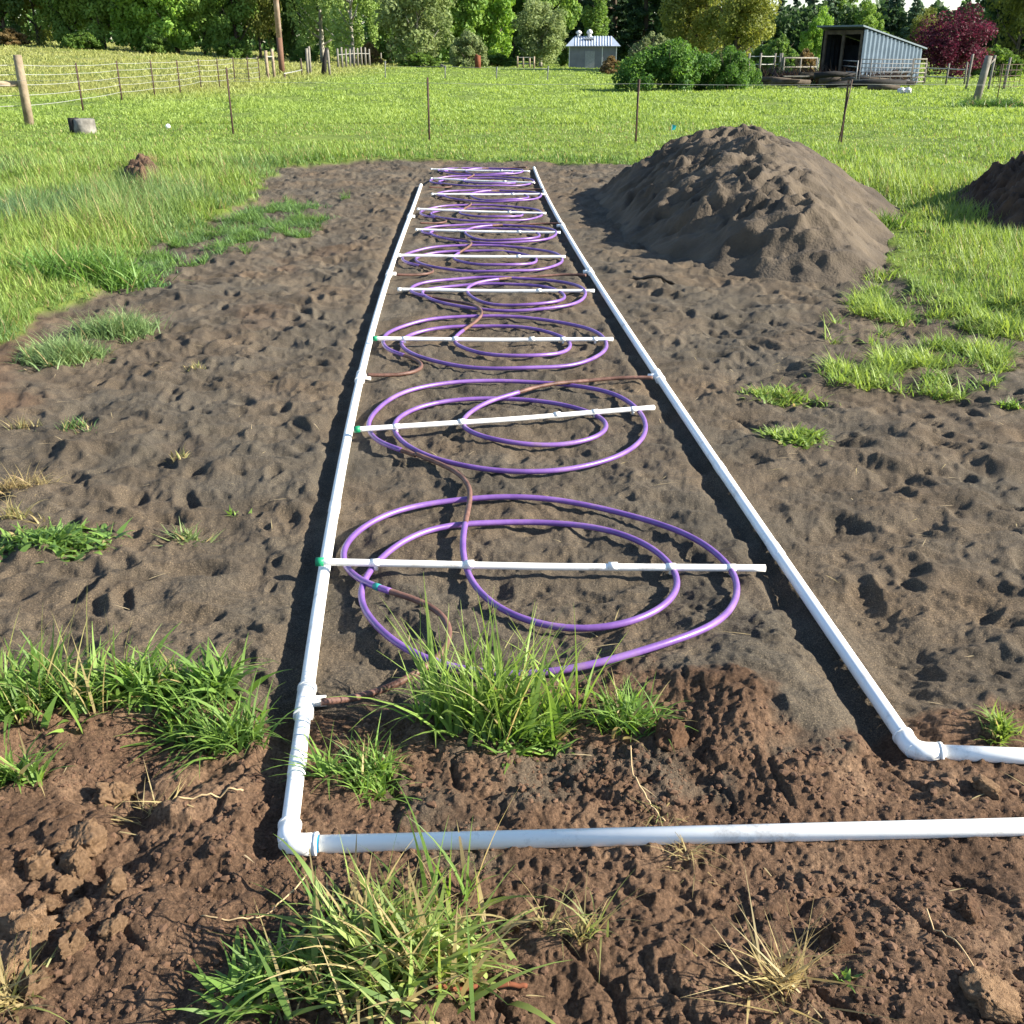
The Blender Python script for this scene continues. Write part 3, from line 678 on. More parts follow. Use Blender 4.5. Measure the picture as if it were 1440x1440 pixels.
clump(120, 985, .34, 60, .36, .0035, GL, ST, 'tall thin seed stems standing out of the lush left strip', lean=(.0, .4), bend=(.1, .8), dead=.25, ysq=.25)
clump(25, 1100, .07, 160, .14, .007, G1, G2, 'grass tuft on the clay at the left edge below the lush strip', dead=.1)
clump(555, 1378, .29, 950, .23, .0068, (.06, .14, .03), GL, 'sprawling green and straw grass clump at the bottom centre', lean=(.3, 1.25), bend=(.2, 1.2), dead=.34, ysq=.4, sub=9)
clump(660, 1270, .07, 30, .30, .0045, G1, G2, 'long grass blades rising over the foreground pipe', lean=(.0, .5), bend=(.2, 1.2), dead=.15, sub=3)
clump(390, 1400, .13, 420, .12, .009, G1, G2, 'green leafy weed at the bottom edge left of the sprawling clump', 'leafy_weed', lean=(.3, 1.2), dead=.1, cat='weed')
clump(20, 1410, .08, 150, .16, .0035, ST, (.16, .2, .05), 'dry straw tuft in the bottom left corner', dead=.6, lean=(.2, 1.2))
clump(1405, 1040, .065, 260, .085, .005, MG, YG, 'yellow green tuft behind the right pipe elbow', dead=.08)
clump(1090, 562, .19, 900, .085, .010, MG, YG, 'low yellow green weed right of the second coil, farther of two', 'leafy_weed', lean=(.3, 1.3), ysq=.5, cat='weed', dead=.05, sub=8)
clump(1122, 618, .18, 900, .085, .012, MG, YG, 'low yellow green weed right of the second coil, nearer of two', 'leafy_weed', lean=(.3, 1.3), ysq=.6, cat='weed', dead=.03, sub=8)
clump(1425, 575, .06, 160, .06, .008, MG, G2, 'small green weed at the right edge below the grass patch', 'leafy_weed', cat='weed')
clump(62, 768, .24, 1500, .085, .013, (.06, .13, .035), G2, 'leafy dark green weed flat on the sand at the left edge', 'leafy_weed', lean=(.4, 1.35), ysq=.4, cat='weed', dead=.03, sub=10)
clump(125, 772, .07, 110, .05, .011, G1, G2, 'small weed at the right end of the leafy one by the left edge', 'leafy_weed', lean=(.4, 1.3), cat='weed')
clump(268, 757, .11, 90, .10, .007, (.10, .17, .06), (.24, .28, .10), 'uprooted pale green weed lying on the sand left of the left pipe', 'uprooted_weed', lean=(1.1, 1.5), bend=(0, .3), cat='weed', dead=.15, ysq=.3)
clump(95, 505, .23, 1900, .19, .006, (.12, .20, .07), (.23, .31, .12), 'round blue green grass tuft on the sand near the left edge', ysq=.7, sub=8)
clump(168, 470, .26, 1700, .18, .006, (.12, .20, .07), (.23, .31, .12), 'blue green grass tuft behind the round one on the left', ysq=.6, sub=8)
clump(205, 402, .15, 350, .09, .007, (.06, .13, .05), (.10, .19, .07), 'small green tuft below the long grass patch on the left', ysq=.5)
clump(30, 600, .07, 70, .10, .005, BG, ST, 'thin greyish tuft at the left edge of the sand', dead=.3)
clump(110, 605, .10, 110, .09, .005, BG, MG, 'sparse pale tuft on the sand above the leafy weed', dead=.25)
clump(250, 648, .08, 60, .07, .005, ST, MG, 'tiny half dry weed in the middle of the left sand', dead=.5, cat='weed')
clump(275, 520, .10, 70, .06, .005, ST, MG, 'faint yellowish seedlings on the far left sand', dead=.4, cat='weed')
clump(325, 722, .05, 26, .06, .007, MG, G2, 'small green sprout above the uprooted weed', cat='weed')
clump(12, 690, .16, 260, .14, .0035, ST, (.42, .30, .17), 'straw coloured dead grass at the left edge', dead=.8, lean=(.5, 1.4), cat='dry grass', name='dry_grass')
clump(30, 735, .14, 160, .12, .004, (.20, .24, .08), ST, 'yellowing tuft between the dead straw and the leafy weed', dead=.4)
clump(1100, 1400, .10, 110, .20, .0035, ST, (.40, .30, .14), 'dried straw roots lying on the clay at the bottom right', dead=.9, lean=(1.2, 1.5), bend=(0, .25), cat='dry grass', name='dry_grass', ysq=.4)
clump(1190, 1388, .03, 40, .04, .008, MG, G2, 'tiny green seedling in a clay hollow at lower right', cat='weed', name='leafy_weed')
clump(930, 1165, .07, 40, .14, .0035, MG, ST, 'wispy fallen grass stems behind the foreground pipe', dead=.4, lean=(.9, 1.4))
clump(960, 1210, .07, 60, .12, .003, ST, ST, 'dry roots poking out under the foreground pipe', dead=.9, lean=(1.0, 1.5), cat='dry grass', name='dry_grass')
clump(215, 1140, .09, 55, .13, .0035, ST, (.45, .33, .2), 'scattered dry stalks on the clay left of the pipe corner', dead=.9, lean=(1.2, 1.5), bend=(0, .2), cat='dry grass', name='dry_grass')
clump(820, 1340, .06, 110, .16, .0028, (.16, .22, .06), ST, 'fine wiry tuft right of the sprawling clump', dead=.3)
clump(215, 235, .22, 260, .30, .006, ST, (.36, .28, .14), 'pale dead grass standing on the torn up earth clump', dead=.7, cat='dry grass', name='dry_grass')
clump(110, 395, .5, 1400, .33, .010, G1, (.16, .28, .06), 'taller dark green grass swath in the left meadow', dead=.04, sub=10)
clump(45, 300, .6, 1300, .33, .010, MG, (.20, .29, .09), 'tall grey green grass swath by the left edge', dead=.08, sub=10)
clump(1130, 372, .3, 0+220, .05, .006, ST, MG, 'short stubble at the foot of the sand heap', dead=.3, ysq=.3)
clump(1225, 392, .25, 500, .13, .008, MG, YG, 'green grass lapping the right foot of the sand heap', ysq=.6, dead=.04)
clump(1245, 325, .3, 500, .26, .009, DG, G2, 'dark green tuft against the right side of the sand heap', ysq=.6, dead=.04)
clump(1400, 150, 1.3, 1500, .40, .03, DG, G1, 'strip of long grass by the leaning post at the right, coloured dark as shade', ysq=.25, sub=12)  # tree shade on the pasture put into the dark blade colours
clump(1365, 147, .5, 300, .35, .03, DG, G1, 'weeds round the foot of the leaning right post, coloured dark as shade', ysq=.3, cat='weed', name='leafy_weed')  # same tree shade, painted into the weed colours

# scattered straw and stalks as loose litter
n = 420; x = rng.uniform(-2.6, 2.6, n); y = rng.uniform(1.0, 6, n); b, c = zones(x, y); ok = (b > .1) & ((c > 0) | (rng.random(n) < .4)) & (pipe_keep(x, y) > .5); x = x[ok]; y = y[ok]; m = len(x)
col = cmix(ST, (.42, .33, .20), rng.random(m))
Vg, Qg, Cg = blades(np.stack([x, y, height(x, y)+.006], 1), rng.uniform(.02, .10, m), .0022+.001*rng.random(m), 1.35+.2*rng.random(m), rng.random(m)*6.28, .1+.2*rng.random(m), col, 4)
tag(link('straw_litter', npmesh('straw_litter', Vg, Qg, M_straw, True, Cg)), 'loose bits of straw strewn over the bare soil', 'straw', kind='stuff')
def stalk(pts, r, label, m=M_dry, name='dry_stalk'):
    L = [np.array(P(a, b_, 0))+[0, 0, e] for a, b_, e in pts]
    L = catmull(L, 8); L = [(p[0], p[1], p[2]+hz(p[0], p[1])+r) for p in L]
    o = MB().tube(L, r, 6).build(name, m); return tag(o, label, 'stalk' if name == 'dry_stalk' else 'stick')
stalk([(285, 1300, 0), (330, 1303, .004), (385, 1290, .02), (438, 1243, .03)], .0016, 'long pale stalk lying left of the sprawling grass clump')
stalk([(1298, 1300, .01), (1330, 1345, .02), (1385, 1395, .0)], .0014, 'thin pale stalk lying on the clay at lower right')
stalk([(255, 1148, 0), (300, 1140, .01), (345, 1135, .015)], .0022, 'short straw stalk lying left of the pipe corner')
stalk([(885, 1080, .03), (890, 1120, .03), (915, 1145, .01), (935, 1160, 0)], .0018, 'forked pale stalk behind the foreground pipe')
stalk([(890, 393, .0), (950, 399, .0)], .012, 'thin dark stick on the sand left of the big heap', M_bark, 'stick')
stalk([(600, 1425, .0), (680, 1412, .012), (740, 1402, .005)], .005, 'curled brown leaf stem under the sprawling clump', M_rust)

# ------------------------------------------------------------ stump, flag, puffball
c = P(120, 188); z0 = hz(c[0], c[1]); root = empty('tree_stump', (c[0], c[1], z0), 'short weathered grey stump with shade painted dark on its left face in the left meadow', 'stump')
m = MB(); m.tube([(0, 0, -.1), (0, 0, .1), (0.01, 0, .28), (.01, 0, .29)], [.23, .22, .21, .19], 22, True, .10); m.build('trunk', M_stump, root)
m = MB(); m.tube([(-.17, -.05, -.1), (-.19, -.04, .31)], [.12, .11], 12, True, .2); m.build('shaded_side', M_char_shade, root)  # near-black tube paints the shade on the stump's left face
c = P(944, 192); root = empty('marker_flag', (c[0], c[1], hz(c[0], c[1])), 'small turquoise marker flag in the pasture behind the sand heap', 'flag')
MB().tube([(0, 0, 0), (0, 0, .22)], .004, 6).build('wire_stem', M_wire, root)
MB().poly([(0, 0, .11), (.07, .02, .12), (.09, -.01, .20), (0, 0, .22), (0, .004, .11), (.07, .024, .12), (.09, -.006, .20), (0, .004, .22)], [(0, 1, 2, 3), (7, 6, 5, 4), (0, 4, 5, 1), (1, 5, 6, 2), (2, 6, 7, 3)]).build('flag', mat('turquoise', (.03, .42, .45), .5), root)
c = P(237, 186); v, q = clodmesh(55, 8); o = link('seed_head', npmesh('seed_head', v, q, mat('white_fluff', (.75, .75, .72), .9), True)); o.location = (c[0], c[1], hz(c[0], c[1])+.12); o.scale = (.05, .05, .05)
tag(o, 'single white fluffy seed head in the left meadow', 'seed head')

# ------------------------------------------------------------ fences
def g(px, py):
    c = P(px, py)
    for _ in range(3):
        h = float(rise(np.array(c[0]), np.array(c[1]))); c = P(px, py, h)
    return np.array([c[0], c[1], hz(c[0], c[1])])
def tpost(root, o, p, h, r=.017, m=None, lean=(0, 0), name='steel_post'):
    a = p-o; b = a+np.array([lean[0], lean[1], h])
    mb = MB().tube([a-[0, 0, .1], b], r, 6).box((a+b)/2+[0, .012, 0], (r*3.0, .006, h*.98)); 
    return mb.build(name, m or M_tpost, root)
def wire(root, o, pts, r=.004, name='wire'):
    out = []
    for a, b in zip(pts[:-1], pts[1:]):
        for t in np.linspace(0, 1, 5)[:-1]: out.append(a+(b-a)*t-np.array([0, 0, .05*t*(1-t)*4*.4])-o)
    out.append(pts[-1]-o); return MB().tube(out, r, 5).build(name, M_wire, root)
A = g(42, 176); root = empty('wire_fence', tuple(A), 'wire fence with a thick round end post and steel posts going away on the left', 'fence')
MB().tube([(0, 0, -.2), (0, 0, 1.0), (0, 0, 1.47), (0, 0, 1.49)], [.105, .098, .092, .08], 16).build('wooden_post', M_post, root)
MB().tube([(-.02, .03, .88), (-3.2, -.6, .9)], .06, 10).build('brace_rail', M_post, root)
posts = [g(*p) for p in [(117, 157), (172, 145), (218, 138), (254, 133), (283, 125), (309, 124), (331, 120), (351, 121), (366, 119)]]
for p in posts: tpost(root, A, p, 1.25, .017)
for k in (1.18, .98, .76, .54, .32):
    wire(root, A, [A+[-3.4, -.9, k+.08]]+[A+[0, 0, k+.1]]+[p+[0, 0, k] for p in posts], .007)
E = [g(328, 190), g(604, 200), g(893, 202), g(1178, 203)]; o0 = E[0]
root = empty('electric_fence', tuple(o0), 'thin steel post fence with one wire crossing behind the bare strip', 'fence')
for p, h, l in zip(E, (1.27, 1.12, 1.10, 1.10), ((0, 0), (.0, 0), (.03, 0), (.12, 0))): tpost(root, o0, p, h, .0125, lean=l)
wire(root, o0, [E[0]+[-9, 2, 1.02]]+[p+[0, 0, 1.02] for p in E]+[E[-1]+[9, .8, 1.0]], .003)
F2 = [g(x_, y_) for x_, y_ in [(541, 111), (625, 112), (697, 112), (769, 112)]]; o0 = F2[0]
root = empty('electric_fence', tuple(o0), 'faint line of four thin posts far out in the pasture', 'fence')
for p, h in zip(F2, (.95, .7, .7, .8)): tpost(root, o0, p, h, .018, m=M_rail, lean=(.1, 0))
wire(root, o0, [p+[0, 0, .65] for p in F2], .006)
def wposts(pts, hs, r, label, m, rails=(), pal=False):
    p3 = [g(*p) for p in pts]; o0 = p3[0]; root = empty('wooden_fence', tuple(o0), label, 'fence')
    for p, h in zip(p3, hs): MB().tube([p-o0-[0, 0, .1], p-o0+[random.uniform(-.05, .05), 0, h]], r, 8).build('post', m, root)
    for k in rails: wire(root, o0, [p+[0, 0, k] for p in p3], .03, 'rail')
    return root
wposts([(377, 113), (386, 110)], (1.5, 1.6), .09, 'pale braced pair of posts left of the utility pole', M_post, (1.2,))
wposts([(433, 108), (437, 107), (464, 107), (514, 88+3), (536, 91)], (1.6, 1.7, 1.5, 1.2, 1.2), .08, 'pale upright posts right of the utility pole', M_postw)
c = [(476+5.5*i, 95-.25*i) for i in range(9)]
wposts(c, [1.5+.2*random.random() for _ in c], .09, 'row of pale pickets under the hanging birch', M_postw, (1.1,))
wposts([(400, 112), (425, 105)], (.3, 1.0), .06, 'low dark brace beside the utility pole', M_bark, (.3,))
wposts([(1052, 106), (1067, 106), (1087, 105), (1095, 105), (1098, 106)], (1.4,)*5, .07, 'grey posts and rails left of the metal shed', M_postw, (.7, 1.2))
wposts([(1300, 116), (1330, 117), (1356, 118)], (1.0, 1.0, 1.1), .05, 'low rail fence under the purple tree', M_postw, (.35, .75))
wposts([(728, 96), (736, 96), (745, 96), (751, 97)], (1.0, .9, .9, 1.0), .08, 'small pale wooden pen left of the grey building', M_post, (.35, .9))
p = g(1371, 144); root = empty('fence_post', tuple(p), 'thick pale grey post leaning right, in the right pasture', 'post')
MB().tube([(0, 0, -.2), (.12, 0, .8), (.2, 0, 1.45)], [.13, .12, .11], 12).build('post', M_postw, root); MB().tube([(.15, 0, 1.05), (.45, .1, 1.35)], .03, 6).build('peg', M_postw, root)
for px, py, h, lab in [(1358, 126, 1.45, 'slim pale post left of the leaning grey post'), (1389, 127, 1.4, 'slim pale post right of the leaning grey post'), (1411, 126, 1.3, 'slim pale post nearest the right edge')]:
    p = g(px, py); root = tag(MB().tube([(0, 0, -.1), (.06, 0, h)], .055, 8).build('fence_post', M_postw), lab, 'post'); root.location = p
p = g(1402, 140); root = empty('wire_gate', tuple(p), 'dark wire gate panel between the slim posts at the right', 'gate')
MB().tube([(0, 0, 0), (0, 0, 1.2)], .02, 6).build('steel_post', M_tpost, root)
m = MB()
for k in range(5): m.tube([(-.25, 0, .45+.18*k), (.9, .5, .45+.18*k)], .010, 5)
for k in range(6): m.tube([(-.25+.23*k, .1*k, .45), (-.25+.23*k, .1*k, 1.17)], .010, 5)
m.build('mesh_panel', M_tpost, root)
# utility pole, leaning trunk
p = g(397, 105); root = empty('utility_pole', tuple(p), 'tall bare wooden pole rising out of the top of the photo', 'pole')
MB().tube([(0, 0, -.2), (0, 0, 2.2)], [.20, .19], 14).build('pole_foot', mat('creosote', (.13, .07, .045), .9), root)
MB().tube([(0, 0, 2.2), (0, 0, 9.5)], [.19, .14], 14).build('pole', M_pole, root)
MB().box((0, 0, 9.0), (2.2, .1, .12)).build('cross_arm', M_pole, root)
p = g(455, 105); o = MB().tube([(0, 0, -.1), (.12, 0, .8), (.35, 0, 1.65)], [.20, .16, .13], 10, True, .15).build('broken_trunk', M_char_shade); o.location = p; tag(o, 'dark leaning broken trunk right of the utility pole', 'stump')
p = g(672, 96); o = MB().tube([(0, 0, -.1), (0, 0, 1.1), (.03, 0, 1.15)], [.30, .27, .2], 12, True, .12).build('tree_stump', M_rust); o.location = p; tag(o, 'upright rust coloured stump alone at the far edge of the pasture', 'stump')
for i, (x0, y0, x1, y1, lab) in enumerate([(578, 93, 604, 93, 'pale fallen log at the far field edge, left one'), (606, 92, 624, 95, 'pale fallen log at the far field edge, right one')]):
    a = g(x0, y0); b = g(x1, y1); o = MB().tube([(0, 0, .15), tuple((b-a)/2+[0, 0, .25]), tuple(b-a+[0, 0, .12])], [.18, .15, .1], 8, True, .2).build('fallen_log', M_postw); o.location = a; tag(o, lab, 'log')

# ------------------------------------------------------------ metal shed
A = g(1206, 121); B = g(1290, 117); d = (B-A)[:2]; Ln = np.linalg.norm(d); d /= Ln; nrm = np.array([-d[1], d[0]]); ang = math.atan2(d[1], d[0]); W = 2.15; H1, H2 = 2.5, 1.62
root = empty('metal_shed', (A[0], A[1], 0), 'open fronted shed of blue grey corrugated metal with a sloping roof', 'shed', rz=ang)   # x along wall, y back
def corr(y0, x0, x1, m, n=13, side=-1):
    V = []; Fc = []; k = n*4; amp = .075; prof = [0, 1, 1, 0]
    for i in range(k+1):
        x_ = x0+(x1-x0)*i/k; q = prof[i % 4]*amp*side; h = H1+(H2-H1)*(x_-0)/Ln
        V += [(x_, y0+q, 0), (x_, y0+q, h), (x_, y0+q-side*.02, 0), (x_, y0+q-side*.02, h)]
    for i in range(k):
        a = 4*i; b = a+4; Fc += [(a, b, b+1, a+1), (b+2, a+2, a+3, b+3), (a+1, b+1, b+3, a+3)]
    m.poly(V, Fc); return m
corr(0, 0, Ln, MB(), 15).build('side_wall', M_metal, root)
corr(W, 0, Ln, MB(), 15, 1).build('side_wall', M_shedin, root)  # far wall coloured near black to stand for the unlit interior
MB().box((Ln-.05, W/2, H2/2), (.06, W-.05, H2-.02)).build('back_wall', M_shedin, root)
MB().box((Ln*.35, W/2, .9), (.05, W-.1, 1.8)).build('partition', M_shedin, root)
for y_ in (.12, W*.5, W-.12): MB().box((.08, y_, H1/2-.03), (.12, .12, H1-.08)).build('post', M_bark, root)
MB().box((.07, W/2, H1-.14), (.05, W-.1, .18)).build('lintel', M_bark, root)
t = .07; sl_ = (H2-H1)/Ln; x0, x1, y0, y1 = -.45, Ln+.25, -.14, W+.14
r = MB().poly([(x0, y0, H1+sl_*x0+.03), (x1, y0, H1+sl_*x1+.03), (x1, y1, H1+sl_*x1+.03), (x0, y1, H1+sl_*x0+.03), (x0, y0, H1+sl_*x0+.03+t), (x1, y0, H1+sl_*x1+.03+t), (x1, y1, H1+sl_*x1+.03+t), (x0, y1, H1+sl_*x0+.03+t)],
              [(3, 2, 1, 0), (4, 5, 6, 7), (0, 1, 5, 4), (1, 2, 6, 5), (2, 3, 7, 6), (3, 0, 4, 7)]).build('roof', mat('dark_roof_edge', (.10, .13, .15), .6), root)
def panel(px0, py0, px1, py1, h, n, label, m=M_rail, up=3, name='livestock_gate', r=.024):
    a = g(px0, py0); b = g(px1, py1); root = empty(name, tuple(a), label, 'gate', 'steel livestock panels by the shed'); v = b-a
    for k in range(n):
        z_ = .18+(h-.2)*k/(n-1); MB().tube([(0, 0, z_), tuple(v+[0, 0, z_])], r, 8).build('rail', m, root)
    for k in range(up):
        q = v*k/(up-1); MB().tube([tuple(q), tuple(q+[0, 0, h+.02])], r*1.15, 8).build('upright', m, root)
panel(1148, 113, 1202, 123, 1.15, 5, 'grey livestock panel in front of the open side of the shed')
panel(1206, 125, 1278, 123, 1.25, 7, 'dark livestock panel against the corrugated wall', mat('dark_gate', (.12, .12, .12), .6), 6, r=.018)
panel(1280, 119, 1298, 118, 1.25, 6, 'pale livestock gate at the right corner of the shed', M_postw, 2, r=.03)
panel(1100, 112, 1146, 110, 1.2, 3, 'pale rail panel left of the shed', M_postw, 3, r=.045)
# junk by the shed
lg = ['charred log', 'weathered plank', 'brown log', 'grey plank', 'dark beam', 'split log', 'pale board', 'rotten log']
whr = ['at the left end of the woodpile', 'near the left end of the woodpile', 'left of centre in the woodpile', 'in the centre of the woodpile', 'in front of the open shed', 'before the shed corner', 'in front of the corrugated wall', 'at the right end of the woodpile']
for i in range(24):
    k = i % 8; px = 1068+i*8.4+random.uniform(-3, 3); py = 121+.22*(px-1068)/10+random.uniform(-4, 3)
    a = g(px, py); ln = random.uniform(.8, 2.4); an = random.gauss(0, .35); hh = .10+random.random()*.60*(1-abs(i-10)/18)
    m = M_char_shade if k in (0, 4, 7) else (M_postw if k in (3, 6) else M_bark)
    mb = MB()
    if k in (1, 3, 6): mb.box((0, 0, 0), (ln, .18, .05), an)
    else: mb.tube([(-ln/2*math.cos(an), -ln/2*math.sin(an), -.03), (0, 0, .04), (ln/2*math.cos(an), ln/2*math.sin(an), 0)], [.13, .12, .09], 9, True, .25)
    o = mb.build('plank' if k in (1, 3, 6) else 'log', m); o.location = a+[0, 0, hh]
    tag(o, '%s %s, %s' % (lg[k], whr[min(7, i//3)], ['lowest', 'middle', 'topmost'][i % 3]), 'log' if k not in (1, 3, 6) else 'plank', 'timber piled by the shed')
def twigs(name, px0, px1, py, n, h, label, c1_, c2_):
    a = g(px0, py); b = g(px1, py); x = rng.uniform(a[0], b[0], n); y = a[1]+rng.normal(size=n)*.6; m_ = n
    V, Q, C = blades(np.stack([x, y, height(x, y)+rng.random(n)*h*.5], 1), rng.uniform(.3, 1., n)*h*2, .03+.03*rng.random(n), rng.uniform(.7, 1.5, n), rng.random(n)*6.28, rng.random(n)*.5, cmix(c1_, c2_, rng.random(n)), 3)
    tag(link(name, npmesh(name, V, Q, M_straw, True, C)), label, 'brush', kind='stuff')
twigs('brush_heap', 1065, 1275, 120, 2600, .75, 'tangle of dark brush and twigs round the timber pile', (.03, .022, .018), (.10, .07, .05))
p = g(1220, 119); o = link('blue_tub', npmesh('blue_tub', *clodmesh(71, 10), mat('blue_plastic', (.08, .35, .60), .4), True)); o.location = p+[0, -.5, .15]; o.scale = (.25, .2, .16); tag(o, 'bright blue plastic tub at the foot of the corrugated wall', 'tub')
for px, lab in ((1266, 'white block at the right end of the timber, left one'), (1275, 'white block at the right end of the timber, right one')):
    p = g(px, 131); o = link('stone_block', clm[1].copy()); o.data.materials[0] = M_trim; o.location = p+[0, 0, .1]; o.scale = (.16, .14, .14); tag(o, lab, 'stone')

# ------------------------------------------------------------ grey building with vents
A = g(800, 96); z_ = depth(A[0], A[1]); s = z_/1440; wl = 66*s; hl = 1.9
root = empty('farm_building', (A[0], A[1], 0), 'low grey farm building with a pale metal roof and two round vents', 'building', rz=R(-4))
MB().box((wl/2, 1.6, hl/2), (wl, 3.2, hl)).build('wall', M_wall, root)
for x_ in (.02, wl*.70, wl-.02): MB().box((x_, -.03, hl/2), (.09, .06, hl)).build('corner_trim', M_trim, root)
MB().box((wl*.44, -.02, .75), (.9, .05, 1.5)).build('door', mat('grey_door', (.24, .24, .25), .7), root)
e = .35; rx0, rx1, ry0, ry1 = -e, wl+e, -e, 3.2+e; hr = hl+.85
r = MB().poly([(rx0, ry0, hl), (rx1, ry0, hl), (rx1, ry1, hl), (rx0, ry1, hl), (rx0+.8, 1.6, hr), (rx1-.8, 1.6, hr), ], [(0, 1, 5, 4), (1, 2, 5), (2, 3, 4, 5), (3, 0, 4), (3, 2, 1, 0)]).build('roof', M_roof, root)
m = MB()
for k in range(14):
    t = k/13; x_ = rx0+.9+(rx1-rx0-1.8)*t; m.tube([(x_, ry0+.02, hl+.03), (x_, 1.6, hr+.02)], .035, 5)
m.build('roof_rib', mat('roof_rib', (.5, .55, .62), .5), r)
for x_, hh in ((wl*.19, .42), (wl*.42, .50)):
    MB().tube([(x_, 1.5, hr-.1), (x_, 1.5, hr+.22)], .17, 12).tube([(x_, 1.5, hr+.2), (x_, 1.5, hr+.3), (x_, 1.5, hr+hh), (x_, 1.5, hr+hh+.1)], [.22, .30, .22, .05], 14).build('roof_vent', M_trim, root)
MB().box((wl*.42, .9, hr-.18), (.9, .5, .16)).build('skylight', M_trim, root)

# ------------------------------------------------------------ trees
def leaves(C, n, size, spread, cA, cB, droop=0, seed=0, flat=1.0):
    """C (k,4) clump centres+radius; n leaves as small folded quads"""
    r = np.random.default_rng(seed); w_ = C[:, 3]**2; w_ /= w_.sum()
    k = r.choice(len(C), n, p=w_); d = r.normal(size=(n, 3)); d /= np.linalg.norm(d, axis=1)[:, None]
    rad = C[k, 3]*(.45+.6*r.random(n)**.5)
    p = C[k, :3]+d*rad[:, None]*[1, 1, flat]; p[:, 2] -= droop*r.random(n)**2
    nn = d+r.normal(size=(n, 3))*.8; nn[:, 2] += .3; nn /= np.linalg.norm(nn, axis=1)[:, None]
    a = np.cross(nn, r.normal(size=(n, 3))); a /= np.linalg.norm(a, axis=1)[:, None]; b = np.cross(nn, a)
    s = (size*(.6+.8*r.random(n)))[:, None]
    V = np.stack([p-a*s, p-b*s*.55+nn*s*.1, p+a*s, p+b*s*.55+nn*s*.1], 1).reshape(-1, 3)
    Q = np.arange(4*n).reshape(n, 4)
    t = np.clip(r.random(len(C))[k]*.6+r.random(n)*.5, 0, 1)
    return V, Q, np.repeat(cmix(cA, cB, t)*(.8+.4*r.random(n))[:, None], 4, 0)
def crown(kind, seed, H=12., Wd=6., n=9000, cA=(.05, .10, .02), cB=(.10, .18, .04), size=.16):
    r = np.random.default_rng(seed); C = []
    if kind == 'conifer':
        for i in range(95):
            t = (i+r.random())/95; z_ = H*(.10+.88*t); R_ = Wd*.5*(1-t)**.85*(.65+.45*r.random()); a = r.random()*6.28
            for q in (.45, .95): C.append((math.cos(a)*R_*q, math.sin(a)*R_*q, z_-.35*q*R_*.5, .16+.42*(1-t)))
        flat, droop = .45, .3
    elif kind == 'poplar':
        for i in range(60):
            t = r.random(); z_ = H*(.04+.94*t); R_ = Wd*.5*math.sin(math.pi*(.12+.85*t))**.6*r.random()**.5; a = r.random()*6.28
            C.append((math.cos(a)*R_, math.sin(a)*R_, z_, .35+.4*r.random()))
        flat, droop = 1.8, 0
    elif kind == 'weeping':
        for i in range(70):
            z_ = H*(.14+.84*r.random()); R_ = Wd*.5*r.random()**.5; a = r.random()*6.28
            C.append((math.cos(a)*R_, math.sin(a)*R_, z_, .25+.35*r.random()))
        flat, droop = 3.2, 1.2
    elif kind == 'bush':
        for i in range(120):
            a = r.random()*6.28; q = r.random()**.5; el = r.random()
            rr = math.sqrt(max(0, 1-el*el*.9)); C.append((math.cos(a)*Wd*.43*q*rr, math.sin(a)*Wd*.43*q*rr, H*(.10+.78*el*(1-.25*q)), Wd*(.02+.065*r.random())))
        flat, droop = 1, .1
    else:
        for i in range(80):
            v = r.normal(size=3); v /= np.linalg.norm(v); q = r.random()**.42
            C.append((v[0]*Wd*.42*q*(1+.15*r.random()), v[1]*Wd*.42*q, H*.50+v[2]*H*.47*q, Wd*(.05+.11*r.random())))
        flat, droop = 1, .15
    return leaves(np.array(C), n, size, 0, cA, cB, droop, seed+1, flat)
def trunkmesh(kind, seed, H, Wd, m):
    r = random.Random(seed); mb = MB(); th = H*(.9 if kind in ('conifer', 'poplar') else .6); br = .018*H+.04
    pts = [(r.gauss(0, .02)*H*.3*i/6, r.gauss(0, .02)*H*.3*i/6, th*i/6-.2*(i == 0)) for i in range(7)]
    mb.tube(pts, [br*(1.25 if i == 0 else 1-.8*i/6) for i in range(7)], 9, True, .1)
    nl = 10 if kind != 'bush' else 7
    for i in range(nl):
        z_ = th*(.18+.75*i/nl); a = r.random()*6.28; L_ = Wd*.38*(1-.4*i/nl) if kind != 'conifer' else Wd*.38*(1-z_/H)
        p0 = np.array([0, 0, z_]); up_ = .75 if kind != 'conifer' else -.1
        mb.tube([p0, p0+np.array([math.cos(a)*L_*.5, math.sin(a)*L_*.5, L_*up_*.4]), p0+np.array([math.cos(a)*L_, math.sin(a)*L_, L_*up_])], [br*.45, br*.3, br*.08], 6)
    me = bpy.data.meshes.new('trunk'); me.from_pydata(mb.v, [], mb.f); me.update(); me.polygons.foreach_set('use_smooth', mb.s); me.materials.append(m); return me
KINDS = {}
def kind(name, shape, H, Wd, n, cA, cB, size, bark=None, var=2):
    KINDS[name] = (H, Wd, [(npmesh('crown', *crown(shape, 11*len(KINDS)+v+5, H, Wd, n, cA, cB, size)[:2], M_leaf, False, crown(shape, 11*len(KINDS)+v+5, H, Wd, n, cA, cB, size)[2]),
                            trunkmesh(shape, v+len(KINDS), H, Wd, bark or M_bark)) for v in range(var)])
kind('leafy', 'round', 13, 8, 16000, (.105, .19, .038), (.23, .34, .075), .20, var=3)
kind('bright', 'round', 11, 7, 12000, (.12, .235, .035), (.25, .38, .07), .19)
kind('sage', 'round', 10, 7, 12000, (.14, .19, .07), (.27, .33, .13), .17, M_barkp)
kind('olive', 'round', 13, 10, 15000, (.11, .135, .03), (.23, .25, .055), .18)
kind('dark', 'round', 14, 8, 14000, (.045, .090, .026), (.11, .18, .045), .21, var=2)
